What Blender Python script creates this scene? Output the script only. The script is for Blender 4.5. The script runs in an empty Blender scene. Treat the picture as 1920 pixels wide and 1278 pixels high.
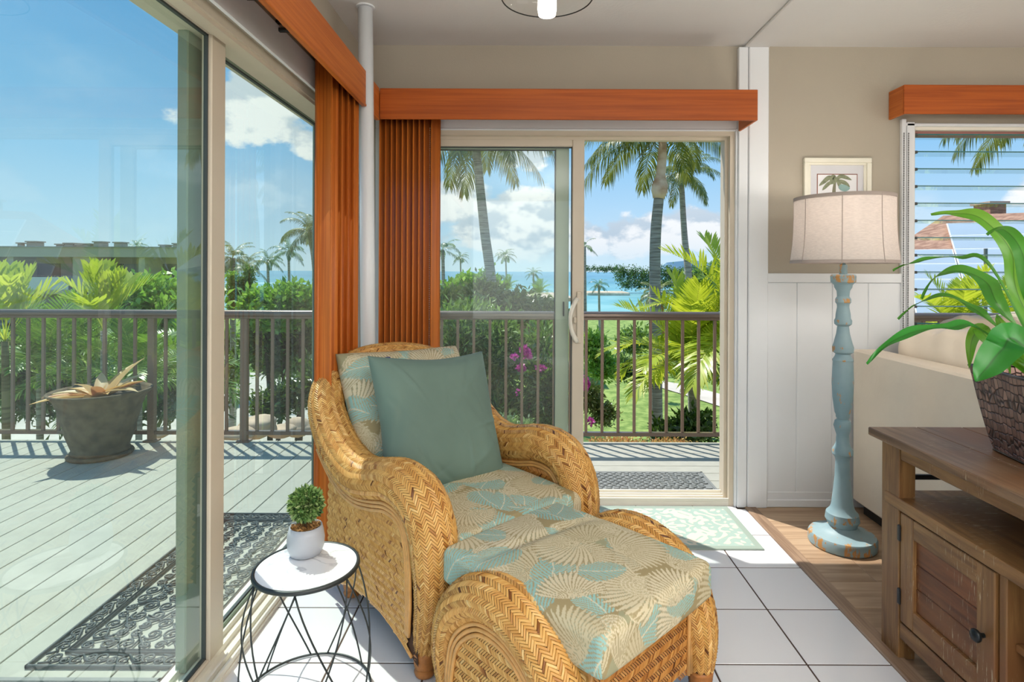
import bpy, bmesh, math, random
import numpy as np
from mathutils import Vector, Matrix
C = bpy.context.scene.collection
PI = math.pi
random.seed(7); RNG = np.random.default_rng(11)

# ------------------------------------------------------------ camera
F, VX, VY, CH, ROLL = 1090.0, 980.0, 508.0, 1.27, 0.004
cam = bpy.data.cameras.new('camera'); camo = bpy.data.objects.new('camera', cam); C.objects.link(camo)
cam.sensor_width = 36.0; cam.lens = 36.0 * F / 1920.0
cam.shift_x = -(VX - 960.0) / 1920.0; cam.shift_y = -(639.0 - VY) / 1920.0
cam.clip_start = 0.05; cam.clip_end = 6000
camo.matrix_world = Matrix.Translation((0, 0, CH)) @ Matrix.Rotation(PI / 2, 4, 'X') @ Matrix.Rotation(ROLL, 4, 'Z')
bpy.context.scene.camera = camo

def P(x, y, Y):
    """world point at depth Y seen at photo pixel x, y"""
    return Vector(((x - VX) * Y / F, Y, CH - (y - VY - ROLL * (x - VX)) * Y / F))

# ------------------------------------------------------------ view settings
sc = bpy.context.scene
sc.view_settings.view_transform = 'Standard'; sc.view_settings.look = 'None'
sc.view_settings.gamma = 1.0; sc.view_settings.use_curve_mapping = False
sc.view_settings.exposure = 0.10
sc.cycles.max_bounces = 10; sc.cycles.transparent_max_bounces = 24
sc.cycles.sample_clamp_indirect = 6.0
sc.cycles.use_denoising = True

# ------------------------------------------------------------ node helper
class NT:
    def __init__(s, tree): s.t = tree; s.t.nodes.clear()
    def n(s, typ, **kw):
        nd = s.t.nodes.new('ShaderNode' + typ)
        for k, v in kw.items():
            if k.startswith('_'): setattr(nd, k[1:], v)
            else: s.set(nd, k, v)
        return nd
    def set(s, nd, k, v):
        sock = None
        kk = k.replace('__', ' ')
        for i in nd.inputs:
            if i.name == kk or i.identifier == kk: sock = i; break
        if sock is None: sock = nd.inputs[int(k[1:])] if k[0] == 'i' and k[1:].isdigit() else None
        if sock is None: raise KeyError(k + ' in ' + nd.bl_idname)
        if isinstance(v, bpy.types.NodeSocket): s.t.links.new(v, sock)
        elif isinstance(v, bpy.types.Node): s.t.links.new(v.outputs[0], sock)
        else:
            if sock.type == 'RGBA' and len(v) == 3: v = (*v, 1)
            sock.default_value = v
    def m(s, op, a, b=0.0, c=0.0, clamp=False):
        nd = s.n('Math', _operation=op, _use_clamp=clamp)
        for i, v in enumerate((a, b, c)):
            if isinstance(v, bpy.types.Node): v = v.outputs[0]
            if isinstance(v, bpy.types.NodeSocket): s.t.links.new(v, nd.inputs[i])
            else: nd.inputs[i].default_value = v
        return nd.outputs[0]
    def ramp(s, fac, stops, interp='LINEAR'):
        nd = s.n('ValToRGB'); cr = nd.color_ramp; cr.interpolation = interp
        while len(cr.elements) < len(stops): cr.elements.new(0.5)
        for e, (p, c) in zip(cr.elements, stops):
            e.position = p; e.color = (*c, 1) if len(c) == 3 else c
        s.set(nd, 'Fac', fac); return nd.outputs[0]
    def mix(s, fac, a, b, blend='MIX'):
        nd = s.n('Mix', _data_type='RGBA', _blend_type=blend)
        for i, v in ((0, fac), (6, a), (7, b)):
            if isinstance(v, bpy.types.Node): v = v.outputs[0]
            if isinstance(v, bpy.types.NodeSocket): s.t.links.new(v, nd.inputs[i])
            else: nd.inputs[i].default_value = v if i == 0 else (*v[:3], 1)
        return nd.outputs[2]
    def maprange(s, v, a, b, c=0.0, d=1.0, smooth=True):
        nd = s.n('MapRange', _interpolation_type='SMOOTHSTEP' if smooth else 'LINEAR')
        s.set(nd, 'Value', v)
        for k, x in (('From Min', a), ('From Max', b), ('To Min', c), ('To Max', d)):
            nd.inputs[k].default_value = x
        return nd.outputs[0]

def lin(r, g, b):
    f = lambda c: c / 255 / 12.92 if c / 255 <= .04045 else ((c / 255 + .055) / 1.055) ** 2.4
    return (f(r), f(g), f(b))

# ------------------------------------------------------------ sky: blue gradient and cumulus clouds
w = bpy.data.worlds.new('sky'); sc.world = w; w.use_nodes = True
t = NT(w.node_tree)
tc = t.n('TexCoord'); nrm = t.n('VectorMath', _operation='NORMALIZE'); t.set(nrm, 'i0', tc.outputs['Generated'])
sep = t.n('SeparateXYZ'); t.set(sep, 'Vector', nrm)
vx, vy, vz = sep.outputs[0], sep.outputs[1], sep.outputs[2]
grad = t.ramp(t.m('MAXIMUM', vz, 0.0), [(0.0, lin(200, 226, 240)), (0.08, lin(178, 214, 240)), (0.22, lin(128, 188, 234)),
                                       (0.42, lin(98, 166, 226)), (1.0, lin(104, 164, 222))])
# cloud layer in angular coordinates
elev = t.m('ARCSINE', vz); azi = t.m('ARCTAN2', vx, vy)
cv = t.n('CombineXYZ'); t.set(cv, 'X', t.m('MULTIPLY', azi, 1.0)); t.set(cv, 'Y', t.m('MULTIPLY', elev, 1.55)); t.set(cv, 'Z', 3.1)
def fbm(vec, scale, det=9.0, rough=.56, off=None):
    if off:
        a = t.n('VectorMath', _operation='ADD'); t.set(a, 'i0', vec); a.inputs[1].default_value = off; vec = a
    nd = t.n('TexNoise', Scale=scale, Detail=det, Roughness=rough); t.set(nd, 'Vector', vec); return nd.outputs[0]
n1 = fbm(cv.outputs[0], 6.6)
n2 = fbm(cv.outputs[0], 6.6, off=(0.012, -0.03, 0.0))
def gauss(a0, sa, e0, se):
    da = t.m('DIVIDE', t.m('SUBTRACT', azi, a0), sa); de = t.m('DIVIDE', t.m('SUBTRACT', elev, e0), se)
    q = t.m('ADD', t.m('MULTIPLY', da, da), t.m('MULTIPLY', de, de))
    return t.m('EXPONENT', t.m('MULTIPLY', q, -1.0))
def amax(*a):
    r = a[0]
    for b in a[1:]: r = t.m('MAXIMUM', r, b)
    return r
# cumulus banks: (azimuth, half width, elevation, half height)
cov = amax(gauss(0.26, .20, .060, .062), gauss(-.03, .17, .070, .066), gauss(-.44, .12, .235, .085), gauss(.80, .12, .10, .055), t.m('MULTIPLY', gauss(.0, .09, .20, .03), .8),
           t.m('MULTIPLY', gauss(-.13, .10, .11, .06), .95), t.m('MULTIPLY', gauss(-.36, .05, .20, .05), .8))
# the same kind of bank goes on all round outside the frame
ring = t.m('MULTIPLY', t.m('EXPONENT', t.m('MULTIPLY', t.m('POWER', t.m('DIVIDE', t.m('SUBTRACT', elev, .10), .09), 2.0), -1.0)),
           t.maprange(t.m('ABSOLUTE', azi), 1.1, 1.4, 0.0, .7))
cov = t.m('MAXIMUM', cov, ring)
den = t.m('ADD', n1, t.m('MULTIPLY', t.m('SUBTRACT', cov, .5), .40))
mask = t.maprange(den, .485, .575)
wisp = t.m('MULTIPLY', t.maprange(fbm(cv.outputs[0], 3.2, 6.0, .5, (2, 5, 1)), .5, .8), t.maprange(vz, .02, .3, .55, .30))
mask = t.m('MAXIMUM', mask, wisp)
lit = t.maprange(t.m('SUBTRACT', n1, n2), -.05, .045)
lit = t.m('ADD', t.m('MULTIPLY', lit, .65), t.m('MULTIPLY', t.maprange(elev, .03, .16), .35), clamp=True)
ccol = t.mix(lit, lin(176, 196, 214), lin(250, 251, 252))
hz = t.maprange(vz, 0.0, .06, .35, 1.0)
sky = t.mix(t.m('MULTIPLY', mask, hz), grad, ccol)
below = t.maprange(vz, -.02, .0)
sky = t.mix(below, lin(160, 168, 150), sky)
bg = t.n('Background', Strength=1.05); t.set(bg, 'Color', sky)
out = t.n('OutputWorld'); t.set(out, 'Surface', bg)

# ------------------------------------------------------------ sun: behind the balcony rail, high on the left
sun = bpy.data.lights.new('sun', 'SUN'); sun.energy = 5.2; sun.angle = math.radians(.55); sun.color = (1, .965, .90)
suno = bpy.data.objects.new('sun', sun); C.objects.link(suno)
suno.rotation_euler = Vector((.40, -.42, -1.07)).to_track_quat('-Z', 'Y').to_euler()
# ------------------------------------------------------------ unseen area lamps added to fill the room with light
def area(name, loc, rot, sx, sy, e, col=(1, 1, 1)):
    l = bpy.data.lights.new(name, 'AREA'); l.shape = 'RECTANGLE'; l.size = sx; l.size_y = sy; l.energy = e; l.color = col
    o = bpy.data.objects.new(name, l); C.objects.link(o); o.location = loc; o.rotation_euler = rot; return o
area('rear_fill', (0.9, -2.93, 1.45), (PI / 2, 0, 0), 3.4, 1.9, 30, (1, .985, .96))  # added fill in front of the rear wall opening
area('side_fill', (4.12, 0.2, 1.5), (PI / 2, 0, PI / 2), 3.2, 1.6, 34, (1, .985, .96))  # added fill beside the right wall, which has no window
area('overhead_fill', (1.6, -.4, 2.40), (0, 0, 0), 1.6, 1.6, 22, (1, .96, .90))  # added fill shining down, no fixture hangs here
area('ceiling_bounce_fill', (1.2, -1.2, 1.75), (PI, 0, 0), 2.6, 1.8, 155, (1, .98, .95))  # added fill aimed up to bounce off the ceiling

# ------------------------------------------------------------ mesh + object helpers
def np_mesh(name, V, Fc, smooth=False, attrs=None, cols=None):
    V = np.asarray(V, dtype=np.float32); me = bpy.data.meshes.new(name)
    if isinstance(Fc, np.ndarray):
        k = Fc.shape[1]; n = len(Fc)
        me.vertices.add(len(V)); me.vertices.foreach_set('co', V.ravel())
        me.loops.add(n * k); me.loops.foreach_set('vertex_index', Fc.astype(np.int32).ravel())
        me.polygons.add(n); me.polygons.foreach_set('loop_start', np.arange(0, n * k, k, dtype=np.int32))
        me.polygons.foreach_set('loop_total', np.full(n, k, dtype=np.int32))
        me.update(calc_edges=True)
    else:
        me.from_pydata([tuple(v) for v in V.tolist()], [], Fc)
    if smooth: me.polygons.foreach_set('use_smooth', np.ones(len(me.polygons), dtype=bool))
    if attrs:
        for k, a in attrs.items():
            at = me.attributes.new(k, 'FLOAT', 'POINT'); at.data.foreach_set('value', np.asarray(a, dtype=np.float32))
    if cols is not None:
        at = me.color_attributes.new('print', 'FLOAT_COLOR', 'POINT')
        c4 = np.ones((len(V), 4), dtype=np.float32); c4[:, :3] = cols; at.data.foreach_set('color', c4.ravel())
    me.validate(); return me

def link(name, me, mat=None, parent=None, loc=None, rot=None):
    o = bpy.data.objects.new(name, me); C.objects.link(o)
    if mat is not None and me is not None and len(me.materials) == 0: me.materials.append(mat)
    if parent is not None: o.parent = parent
    if loc is not None: o.location = loc
    if rot is not None: o.rotation_euler = rot
    return o
def tag(o, label=None, cat=None, group=None, kind=None):
    if label: o['label'] = label
    if cat: o['category'] = cat
    if group: o['group'] = group
    if kind: o['kind'] = kind
    return o
def thing(name, label, cat, loc=(0, 0, 0), rz=0.0, group=None):
    o = bpy.data.objects.new(name, None); C.objects.link(o); o.empty_display_size = .05
    o.location = loc; o.rotation_euler = (0, 0, rz); return tag(o, label, cat, group)
def struct(name, loc=(0, 0, 0)):
    o = bpy.data.objects.new(name, None); C.objects.link(o); o.location = loc; o['kind'] = 'structure'; return o
def copytree(o, parent=None):
    c = o.copy(); C.objects.link(c)
    if parent is not None: c.parent = parent
    for ch in list(o.children): copytree(ch, c)
    return c

class MB:
    def __init__(s): s.V = []; s.F = []
    def add(s, V, F):
        b = len(s.V); s.V += [tuple(v) for v in V]; s.F += [tuple(i + b for i in f) for f in F]
    def box(s, x0, x1, y0, y1, z0, z1, bev=0.0):
        x0, x1 = min(x0, x1), max(x0, x1); y0, y1 = min(y0, y1), max(y0, y1); z0, z1 = min(z0, z1), max(z0, z1)
        if bev <= 0:
            s.add([(x0, y0, z0), (x1, y0, z0), (x1, y1, z0), (x0, y1, z0), (x0, y0, z1), (x1, y0, z1), (x1, y1, z1), (x0, y1, z1)],
                  [(0, 3, 2, 1), (4, 5, 6, 7), (0, 1, 5, 4), (1, 2, 6, 5), (2, 3, 7, 6), (3, 0, 4, 7)]); return
        b = min(bev, (x1 - x0) * .45, (y1 - y0) * .45, (z1 - z0) * .45)
        bm = bmesh.new(); bmesh.ops.create_cube(bm, size=1)
        for v in bm.verts: v.co = Vector(((x0 + x1) / 2 + v.co.x * (x1 - x0), (y0 + y1) / 2 + v.co.y * (y1 - y0), (z0 + z1) / 2 + v.co.z * (z1 - z0)))
        bmesh.ops.bevel(bm, geom=bm.edges[:], offset=b, segments=1, affect='EDGES')
        bm.verts.index_update()
        s.add([v.co.copy() for v in bm.verts], [[v.index for v in f.verts] for f in bm.faces]); bm.free()
    def tube(s, pts, r, n=8, cap=True, flat=None):
        pts = [Vector(p) for p in pts]; N = len(pts); rs = r if hasattr(r, '__len__') else [r] * N
        T = [(pts[min(i + 1, N - 1)] - pts[max(i - 1, 0)]).normalized() for i in range(N)]
        a = T[0].orthogonal().normalized(); V = []
        for i in range(N):
            a = (a - T[i] * a.dot(T[i])).normalized(); b = T[i].cross(a)
            for k in range(n):
                q = 2 * PI * k / n; V.append(pts[i] + (a * math.cos(q) + b * math.sin(q)) * rs[i])
        Fc = [(i * n + k, i * n + (k + 1) % n, (i + 1) * n + (k + 1) % n, (i + 1) * n + k) for i in range(N - 1) for k in range(n)]
        if cap: Fc += [tuple(range(n))[::-1], tuple((N - 1) * n + k for k in range(n))]
        s.add(V, Fc)
    def lathe(s, prof, n=24, c=(0, 0, 0), cap=True, sx=1.0, sy=1.0):
        V = [(c[0] + r * math.cos(2 * PI * k / n) * sx, c[1] + r * math.sin(2 * PI * k / n) * sy, c[2] + z) for r, z in prof for k in range(n)]
        N = len(prof)
        Fc = [(i * n + k, i * n + (k + 1) % n, (i + 1) * n + (k + 1) % n, (i + 1) * n + k) for i in range(N - 1) for k in range(n)]
        if cap: Fc += [tuple(range(n))[::-1], tuple((N - 1) * n + k for k in range(n))]
        s.add(V, Fc)
    def grid(s, fn, nu, nv):
        V = [fn(i / nu, j / nv) for i in range(nu + 1) for j in range(nv + 1)]
        s.add(V, [(i * (nv + 1) + j, (i + 1) * (nv + 1) + j, (i + 1) * (nv + 1) + j + 1, i * (nv + 1) + j + 1) for i in range(nu) for j in range(nv)])
    def mesh(s, name, smooth=False): return np_mesh(name, np.array(s.V, dtype=np.float32).reshape(-1, 3), s.F, smooth)
    def obj(s, name, mat, parent=None, smooth=False, kind=None, world=True):
        """world=True: the coordinates are world ones and the parent is unrotated"""
        o = link(name, s.mesh(name, smooth), mat, parent)
        if parent is not None and world:
            q = parent; off = Vector((0, 0, 0))
            while q is not None: off += q.location; q = q.parent
            o.location = -off
        if kind: o['kind'] = kind
        return o
def bx(x0, x1, y0, y1, z0, z1, bev=0.0):
    m = MB(); m.box(x0, x1, y0, y1, z0, z1, bev); return m
def smooth_by_angle(o, deg=35):
    me = o.data; me.polygons.foreach_set('use_smooth', np.ones(len(me.polygons), dtype=bool))
    try: me.set_sharp_from_angle(angle=math.radians(deg))
    except Exception: pass
    return o

# ------------------------------------------------------------ materials
def mat(name, col=(.8, .8, .8), rough=.5, metal=0.0, spec=.5, **kw):
    m = bpy.data.materials.new(name); m.use_nodes = True; t = NT(m.node_tree)
    b = t.n('BsdfPrincipled'); t.set(b, 'Base Color', col); t.set(b, 'Roughness', rough); t.set(b, 'Metallic', metal)
    b.inputs['Specular IOR Level'].default_value = spec
    o = t.n('OutputMaterial'); t.set(o, 'Surface', b); m['_b'] = b.name
    return m, t, b
def simple(name, col, rough=.5, metal=0.0, spec=.5, var=0.04, vs=8.0, bump=0.0, bs=200.0):
    m, t, b = mat(name, col, rough, metal, spec)
    tc = t.n('TexCoord')
    n = t.n('TexNoise', Scale=vs, Detail=4.0); t.set(n, 'Vector', tc.outputs['Object'])
    k = t.maprange(n.outputs[0], .25, .75, 1 - var, 1 + var)
    hv = t.n('HueSaturation', Color=col); t.set(hv, 'Value', k); t.set(b, 'Base Color', hv)
    if bump:
        n2 = t.n('TexNoise', Scale=bs, Detail=3.0); t.set(n2, 'Vector', tc.outputs['Object'])
        bp = t.n('Bump', Strength=bump, Distance=.002); t.set(bp, 'Height', n2.outputs[0]); t.set(b, 'Normal', bp)
    return m
def wood(name, c0, c1, axis, rough=.45, along=1.2, across=26.0, contrast=(.3, .7), bump=.15, rnd=.25, c2=None):
    """wood grain; axis = local direction of the grain"""
    m, t, b = mat(name, c0, rough, 0, .35)
    tc = t.n('TexCoord'); mp = t.n('Mapping'); t.set(mp, 'Vector', tc.outputs['Object'])
    s = [across] * 3; s['xyz'.index(axis)] = along; mp.inputs['Scale'].default_value = s
    oi = t.n('ObjectInfo'); ad = t.n('VectorMath', _operation='ADD'); t.set(ad, 'i0', mp)
    cm = t.n('CombineXYZ'); rr = t.m('MULTIPLY', oi.outputs['Random'], 37.0)
    for q in 'XYZ': t.set(cm, q, rr)
    t.set(ad, 'i1', cm)
    n = t.n('TexNoise', Scale=1.0, Detail=6.0, Roughness=.6, Distortion=.6); t.set(n, 'Vector', ad)
    f = t.maprange(n.outputs[0], contrast[0], contrast[1])
    c = t.mix(f, c0, c1)
    if c2:
        n3 = t.n('TexNoise', Scale=.35, Detail=3.0); t.set(n3, 'Vector', ad)
        c = t.mix(t.maprange(n3.outputs[0], .5, .72), c, c2)
    hv = t.n('HueSaturation'); t.set(hv, 'Color', c); t.set(hv, 'Value', t.maprange(oi.outputs['Random'], 0, 1, 1 - rnd / 2, 1 + rnd / 2, False))
    t.set(b, 'Base Color', hv)
    bp = t.n('Bump', Strength=bump, Distance=.001); t.set(bp, 'Height', n.outputs[0]); t.set(b, 'Normal', bp)
    return m
def attr_mat(name, stops, attr='tint', rough=.5, transl=0.0, spec=.4, tcol=None):
    m = bpy.data.materials.new(name); m.use_nodes = True; t = NT(m.node_tree)
    a = t.n('Attribute', _attribute_name=attr); col = t.ramp(a.outputs['Fac'], stops)
    b = t.n('BsdfPrincipled'); t.set(b, 'Base Color', col); b.inputs['Roughness'].default_value = rough
    b.inputs['Specular IOR Level'].default_value = spec
    o = t.n('OutputMaterial')
    if transl:
        tr = t.n('BsdfTranslucent'); t.set(tr, 'Color', t.mix(.5, col, tcol) if tcol else col)
        mx = t.n('MixShader'); mx.inputs[0].default_value = transl
        t.t.links.new(b.outputs[0], mx.inputs[1]); t.t.links.new(tr.outputs[0], mx.inputs[2]); t.set(o, 'Surface', mx)
    else: t.set(o, 'Surface', b)
    return m
def glass(name, tint, dust=0.0, dustcol=(.8, .85, .8), refl=1.0):
    m = bpy.data.materials.new(name); m.use_nodes = True; t = NT(m.node_tree)
    lw = t.n('LayerWeight', Blend=.5)
    f = t.m('ADD', .05, t.m('MULTIPLY', t.m('POWER', lw.outputs['Facing'], 4.0), .9))
    f = t.m('MULTIPLY', f, refl)
    tr = t.n('BsdfTransparent', Color=tint); gl = t.n('BsdfGlossy', Color=(1, 1, 1), Roughness=.0)
    mx = t.n('MixShader'); t.set(mx, 'Fac', f); t.t.links.new(tr.outputs[0], mx.inputs[1]); t.t.links.new(gl.outputs[0], mx.inputs[2])
    o = t.n('OutputMaterial'); last = mx
    if dust:
        df = t.n('BsdfDiffuse', Color=dustcol); dt = t.n('BsdfTranslucent', Color=dustcol)
        md = t.n('MixShader'); md.inputs[0].default_value = .5
        t.t.links.new(df.outputs[0], md.inputs[1]); t.t.links.new(dt.outputs[0], md.inputs[2])
        tc = t.n('TexCoord'); n = t.n('TexNoise', Scale=3.0, Detail=6.0); t.set(n, 'Vector', tc.outputs['Object'])
        m2 = t.n('MixShader'); t.set(m2, 'Fac', t.maprange(n.outputs[0], .2, .8, dust * .5, dust * 1.5))
        t.t.links.new(mx.outputs[0], m2.inputs[1]); t.t.links.new(md.outputs[0], m2.inputs[2]); last = m2
    t.set(o, 'Surface', last); return m

M = {}
M['taupe'] = simple('taupe_wall_paint', lin(172, 163, 147), .8, var=.03, vs=2, bump=.25, bs=160)
M['ceil'] = simple('ceiling_paint', lin(220, 219, 216), .85, var=.02, vs=2, bump=.5, bs=90)
M['white'] = simple('white_trim_paint', lin(226, 228, 230), .35, var=.02, vs=3, bump=.05, bs=60)
M['beige'] = simple('beige_vinyl', lin(205, 192, 172), .4, var=.02)
M['beige_light'] = simple('pale_vinyl', lin(228, 222, 208), .4, var=.02)
M['beige_dark'] = simple('sealing_strip', lin(60, 66, 66), .5)
M['valance'] = wood('orange_wood_valance', lin(176, 86, 20), lin(148, 66, 10), 'x', .45, 1.5, 60, (.3, .7), .1, .0)
M['valance_y'] = wood('orange_wood_valance_side', lin(198, 110, 46), lin(172, 86, 28), 'y', .45, 1.5, 60, (.3, .7), .1, .0)
M['slat'] = wood('orange_blind_slat', lin(214, 122, 48), lin(178, 88, 26), 'z', .45, .8, 90, (.3, .7), .1, .12)
M['black'] = simple('black_metal', lin(28, 28, 28), .4)
M['chrome'] = simple('chrome', lin(200, 200, 200), .2, 1.0)
M['tile'] = simple('glazed_floor_tile', lin(226, 226, 228), .12, spec=.6, var=.015, vs=1.5)
M['grout'] = simple('brown_grout', lin(78, 60, 50), .9)
M['floorwood'] = wood('laminate_plank', lin(192, 164, 134), lin(148, 120, 94), 'x', .38, 1.6, 22, (.25, .75), .1, .14)
M['threshold'] = wood('threshold_strip', lin(160, 134, 110), lin(118, 92, 72), 'y', .45, 2.5, 60, (.25, .75), .15, .1)
M['glass_left'] = glass('tinted_glass_pane', (.82, .945, .875), .045, refl=1.15)
M['glass_fixed'] = glass('clear_glass_pane', (.85, .96, .90), .03, refl=.9)
M['glass_back'] = glass('balcony_door_glass', (.93, .97, .945), .03, (.85, .9, .85), refl=.6)
M['louver'] = glass('louver_glass', (.95, .99, .98), .0, refl=.6)
M['louver_edge'] = simple('louver_glass_edge', lin(40, 110, 112), .2)
M['deckL'] = simple('grey_deck_board', lin(168, 166, 152), .75, var=.06, vs=10, bump=.25, bs=120)
M['railing'] = simple('bronze_rail', lin(126, 108, 96), .26, .5, var=.04)
M['baluster'] = simple('bronze_baluster', lin(140, 114, 96), .45, .1)
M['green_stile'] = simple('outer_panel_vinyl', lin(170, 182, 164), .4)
M['green_stile_dark'] = simple('outer_panel_vinyl_shaded', lin(124, 136, 118), .45)  # darker copy: shade and glass tint put into the vinyl colour
# ============================================================ THE SETTING
H = 2.495; WX = -.89; WY = 3.16; RX = 4.2; RY = -3.0
DW = .0            # floor level
# walls
wl = MB()
wl.box(WX, -1.08, -3.1, -.45, -.15, H); wl.box(WX, -1.08, -.45, 3.10, 2.045, H); wl.box(WX, -1.08, 3.10, 3.34, -.15, H)
o = wl.obj('wall_left', M['taupe']); tag(o, kind='structure')
wb = MB()
wb.box(-.89, -.76, WY, 3.34, -.15, H); wb.box(-.76, 1.165, WY, 3.34, 2.045, H); wb.box(1.165, 2.115, WY, 3.34, -.15, H)
wb.box(2.115, 3.5, WY, 3.34, -.15, .955); wb.box(2.115, 3.5, WY, 3.34, 2.075, H); wb.box(3.5, RX + .15, WY, 3.34, -.15, H)
wallb = wb.obj('wall_back', M['taupe']); tag(wallb, kind='structure')
tag(bx(RX, RX + .15, RY, WY, -.15, H).obj('wall_right', M['taupe']), kind='structure')
wr = MB(); wr.box(-1.08, RX + .15, RY - .15, RY, -.15, .45); wr.box(-1.08, RX + .15, RY - .15, RY, 2.42, H)
wr.box(-1.08, -.85, RY - .15, RY, .45, 2.42); wr.box(2.65, RX + .15, RY - .15, RY, .45, 2.42)
tag(wr.obj('wall_rear', M['taupe']), kind='structure')
ce = bx(-1.2, RX + .15, RY - .15, 3.36, H, H + .12).obj('ceiling', M['ceil']); tag(ce, kind='structure')
# white boards: column on the back wall, strip on the ceiling
cb = struct('trim_1')
smooth_by_angle(bx(1.160, 1.212, WY - .030, WY, .0, H - .012, .004).obj('board', M['white'], cb))
smooth_by_angle(bx(1.214, 1.322, WY - .034, WY, .0, H - .012, .005).obj('board', M['white'], cb))
cs = struct('trim_2')
bx(1.195, 1.330, RY, WY, H - .014, H + .001, .004).obj('board', M['ceil'], cs)
# header boards around the two doors
th = struct('trim_3')
bx(WX - .001, WX + .012, -.5, 3.14, 2.030, 2.150, .003).obj('header_board', M['white'], th)
bx(WX - .001, WX + .012, 3.10, 3.155, .0, 2.150, .003).obj('jamb_board', M['white'], th)
th2 = struct('trim_4')
bx(-.80, 1.160, WY - .014, WY + .001, 2.041, 2.14, .003).obj('header_board', M['white'], th2)
bx(-.80, -.765, WY - .014, WY + .001, .0, 2.041, .003).obj('jamb_board', M['white'], th2)
bx(1.148, 1.160, WY - .020, WY + .09, .0, 2.045, .003).obj('jamb_board', M['white'], th2)
bx(-.765, 1.148, WY - .018, WY + .05, 2.032, 2.041, .002).obj('cap', M['white'], th2)
# wainscot right of the column
wn = struct('trim_5')
x = 1.324
for x1 in (1.486, 1.678, 1.872, 2.050):
    smooth_by_angle(bx(x + .0010, x1 - .0010, WY - .012, WY, .075, 1.214, .003).obj('board', M['white'], wn)); x = x1
bx(1.324, 2.06, WY - .0075, WY + .001, .07, 1.22).obj('backing', M['white'], wn)
bx(2.0518, 3.9, WY - .012, WY, .075, .945, .003).obj('board', M['white'], wn)
bx(1.322, 2.052, WY - .022, WY, 1.214, 1.264, .003).obj('cap_rail', M['white'], wn)
bb = struct('baseboard_back')
bx(1.322, 4.2, WY - .016, WY, .0, .082, .003).obj('board', M['white'], bb)
bx(1.322, 4.2, WY - .022, WY, .0, .042, .004).obj('shoe', M['white'], bb)
for (a, b_) in ((-3, -.45),):
    bl = struct('baseboard_left'); bx(WX, WX + .014, a, b_, 0, .08, .003).obj('board', M['white'], bl)

# floor: subfloor, tiles, threshold strip, laminate planks
fl = struct('floor')
bx(-1.12, RX, RY, WY + .2, -.12, -.0014).obj('subfloor', M['grout'], fl)
T = .3086; X0 = .927 - 7 * T; tl = bx(-T / 2 + .0029, T / 2 - .0029, -T / 2 + .0029, T / 2 - .0029, -.006, 0, .0014).mesh('tile')
tl.materials.append(M['tile'])
edge = bx(0.0029, 1.2 - .927 - .001, -T / 2 + .0029, T / 2 - .0029, -.006, 0, .0014).mesh('tile_cut'); edge.materials.append(M['tile'])
for r in range(-2, 16):
    if r == -2:
        y0, y1 = 3.117, 3.24
        for c in range(-1, 8):
            xa = max(X0 + c * T, -1.08); xb_ = min(X0 + (c + 1) * T, 1.16)
            if xb_ - xa > .02: bx(xa + .0022, xb_ - .0022, y0 + .0022, y1 - .0022, -.006, 0, .0018).obj('tile', M['tile'], fl)
        continue
    y1 = 2.50 + 2 * T - (r + 1) * T; y0 = y1 - T
    for c in range(7):
        if c == 0: continue
        link('tile', tl, None, fl, (X0 + (c + .5) * T, (y0 + y1) / 2, 0))
    link('tile', edge, None, fl, (.927, (y0 + y1) / 2, 0))
    o = link('tile', tl, None, fl, (-.9255 - .0772, (y0 + y1) / 2, 0)); o.scale = (.5, 1, 1)
bx(1.199, 1.262, RY, WY - .0, -.006, .007, .004).obj('threshold_strip', M['threshold'], fl)
pw = .192; pm = bx(0, 1.2 - .0012, 0, pw - .0012, -.008, .0, .0012).mesh('plank'); pm.materials.append(M['floorwood'])
r = 0; y = WY - pw
while y > RY:
    off = [0, .55, .25, .8, .4][r % 5]
    for k in range(-1, 3):
        xa = 1.262 + k * 1.2 + off - .6
        if xa + 1.2 < 1.30 or xa > RX: continue
        if xa < 1.262 or xa + 1.2 > RX:
            a, b_ = max(xa, 1.262), min(xa + 1.2, RX)
            if b_ - a < .02: continue
            bx(a, b_ - .0012, y, y + pw - .0012, -.008, 0, .0012).obj('plank', M['floorwood'], fl)
        else: link('plank', pm, None, fl, (xa, y, 0))
    y -= pw; r += 1

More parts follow.
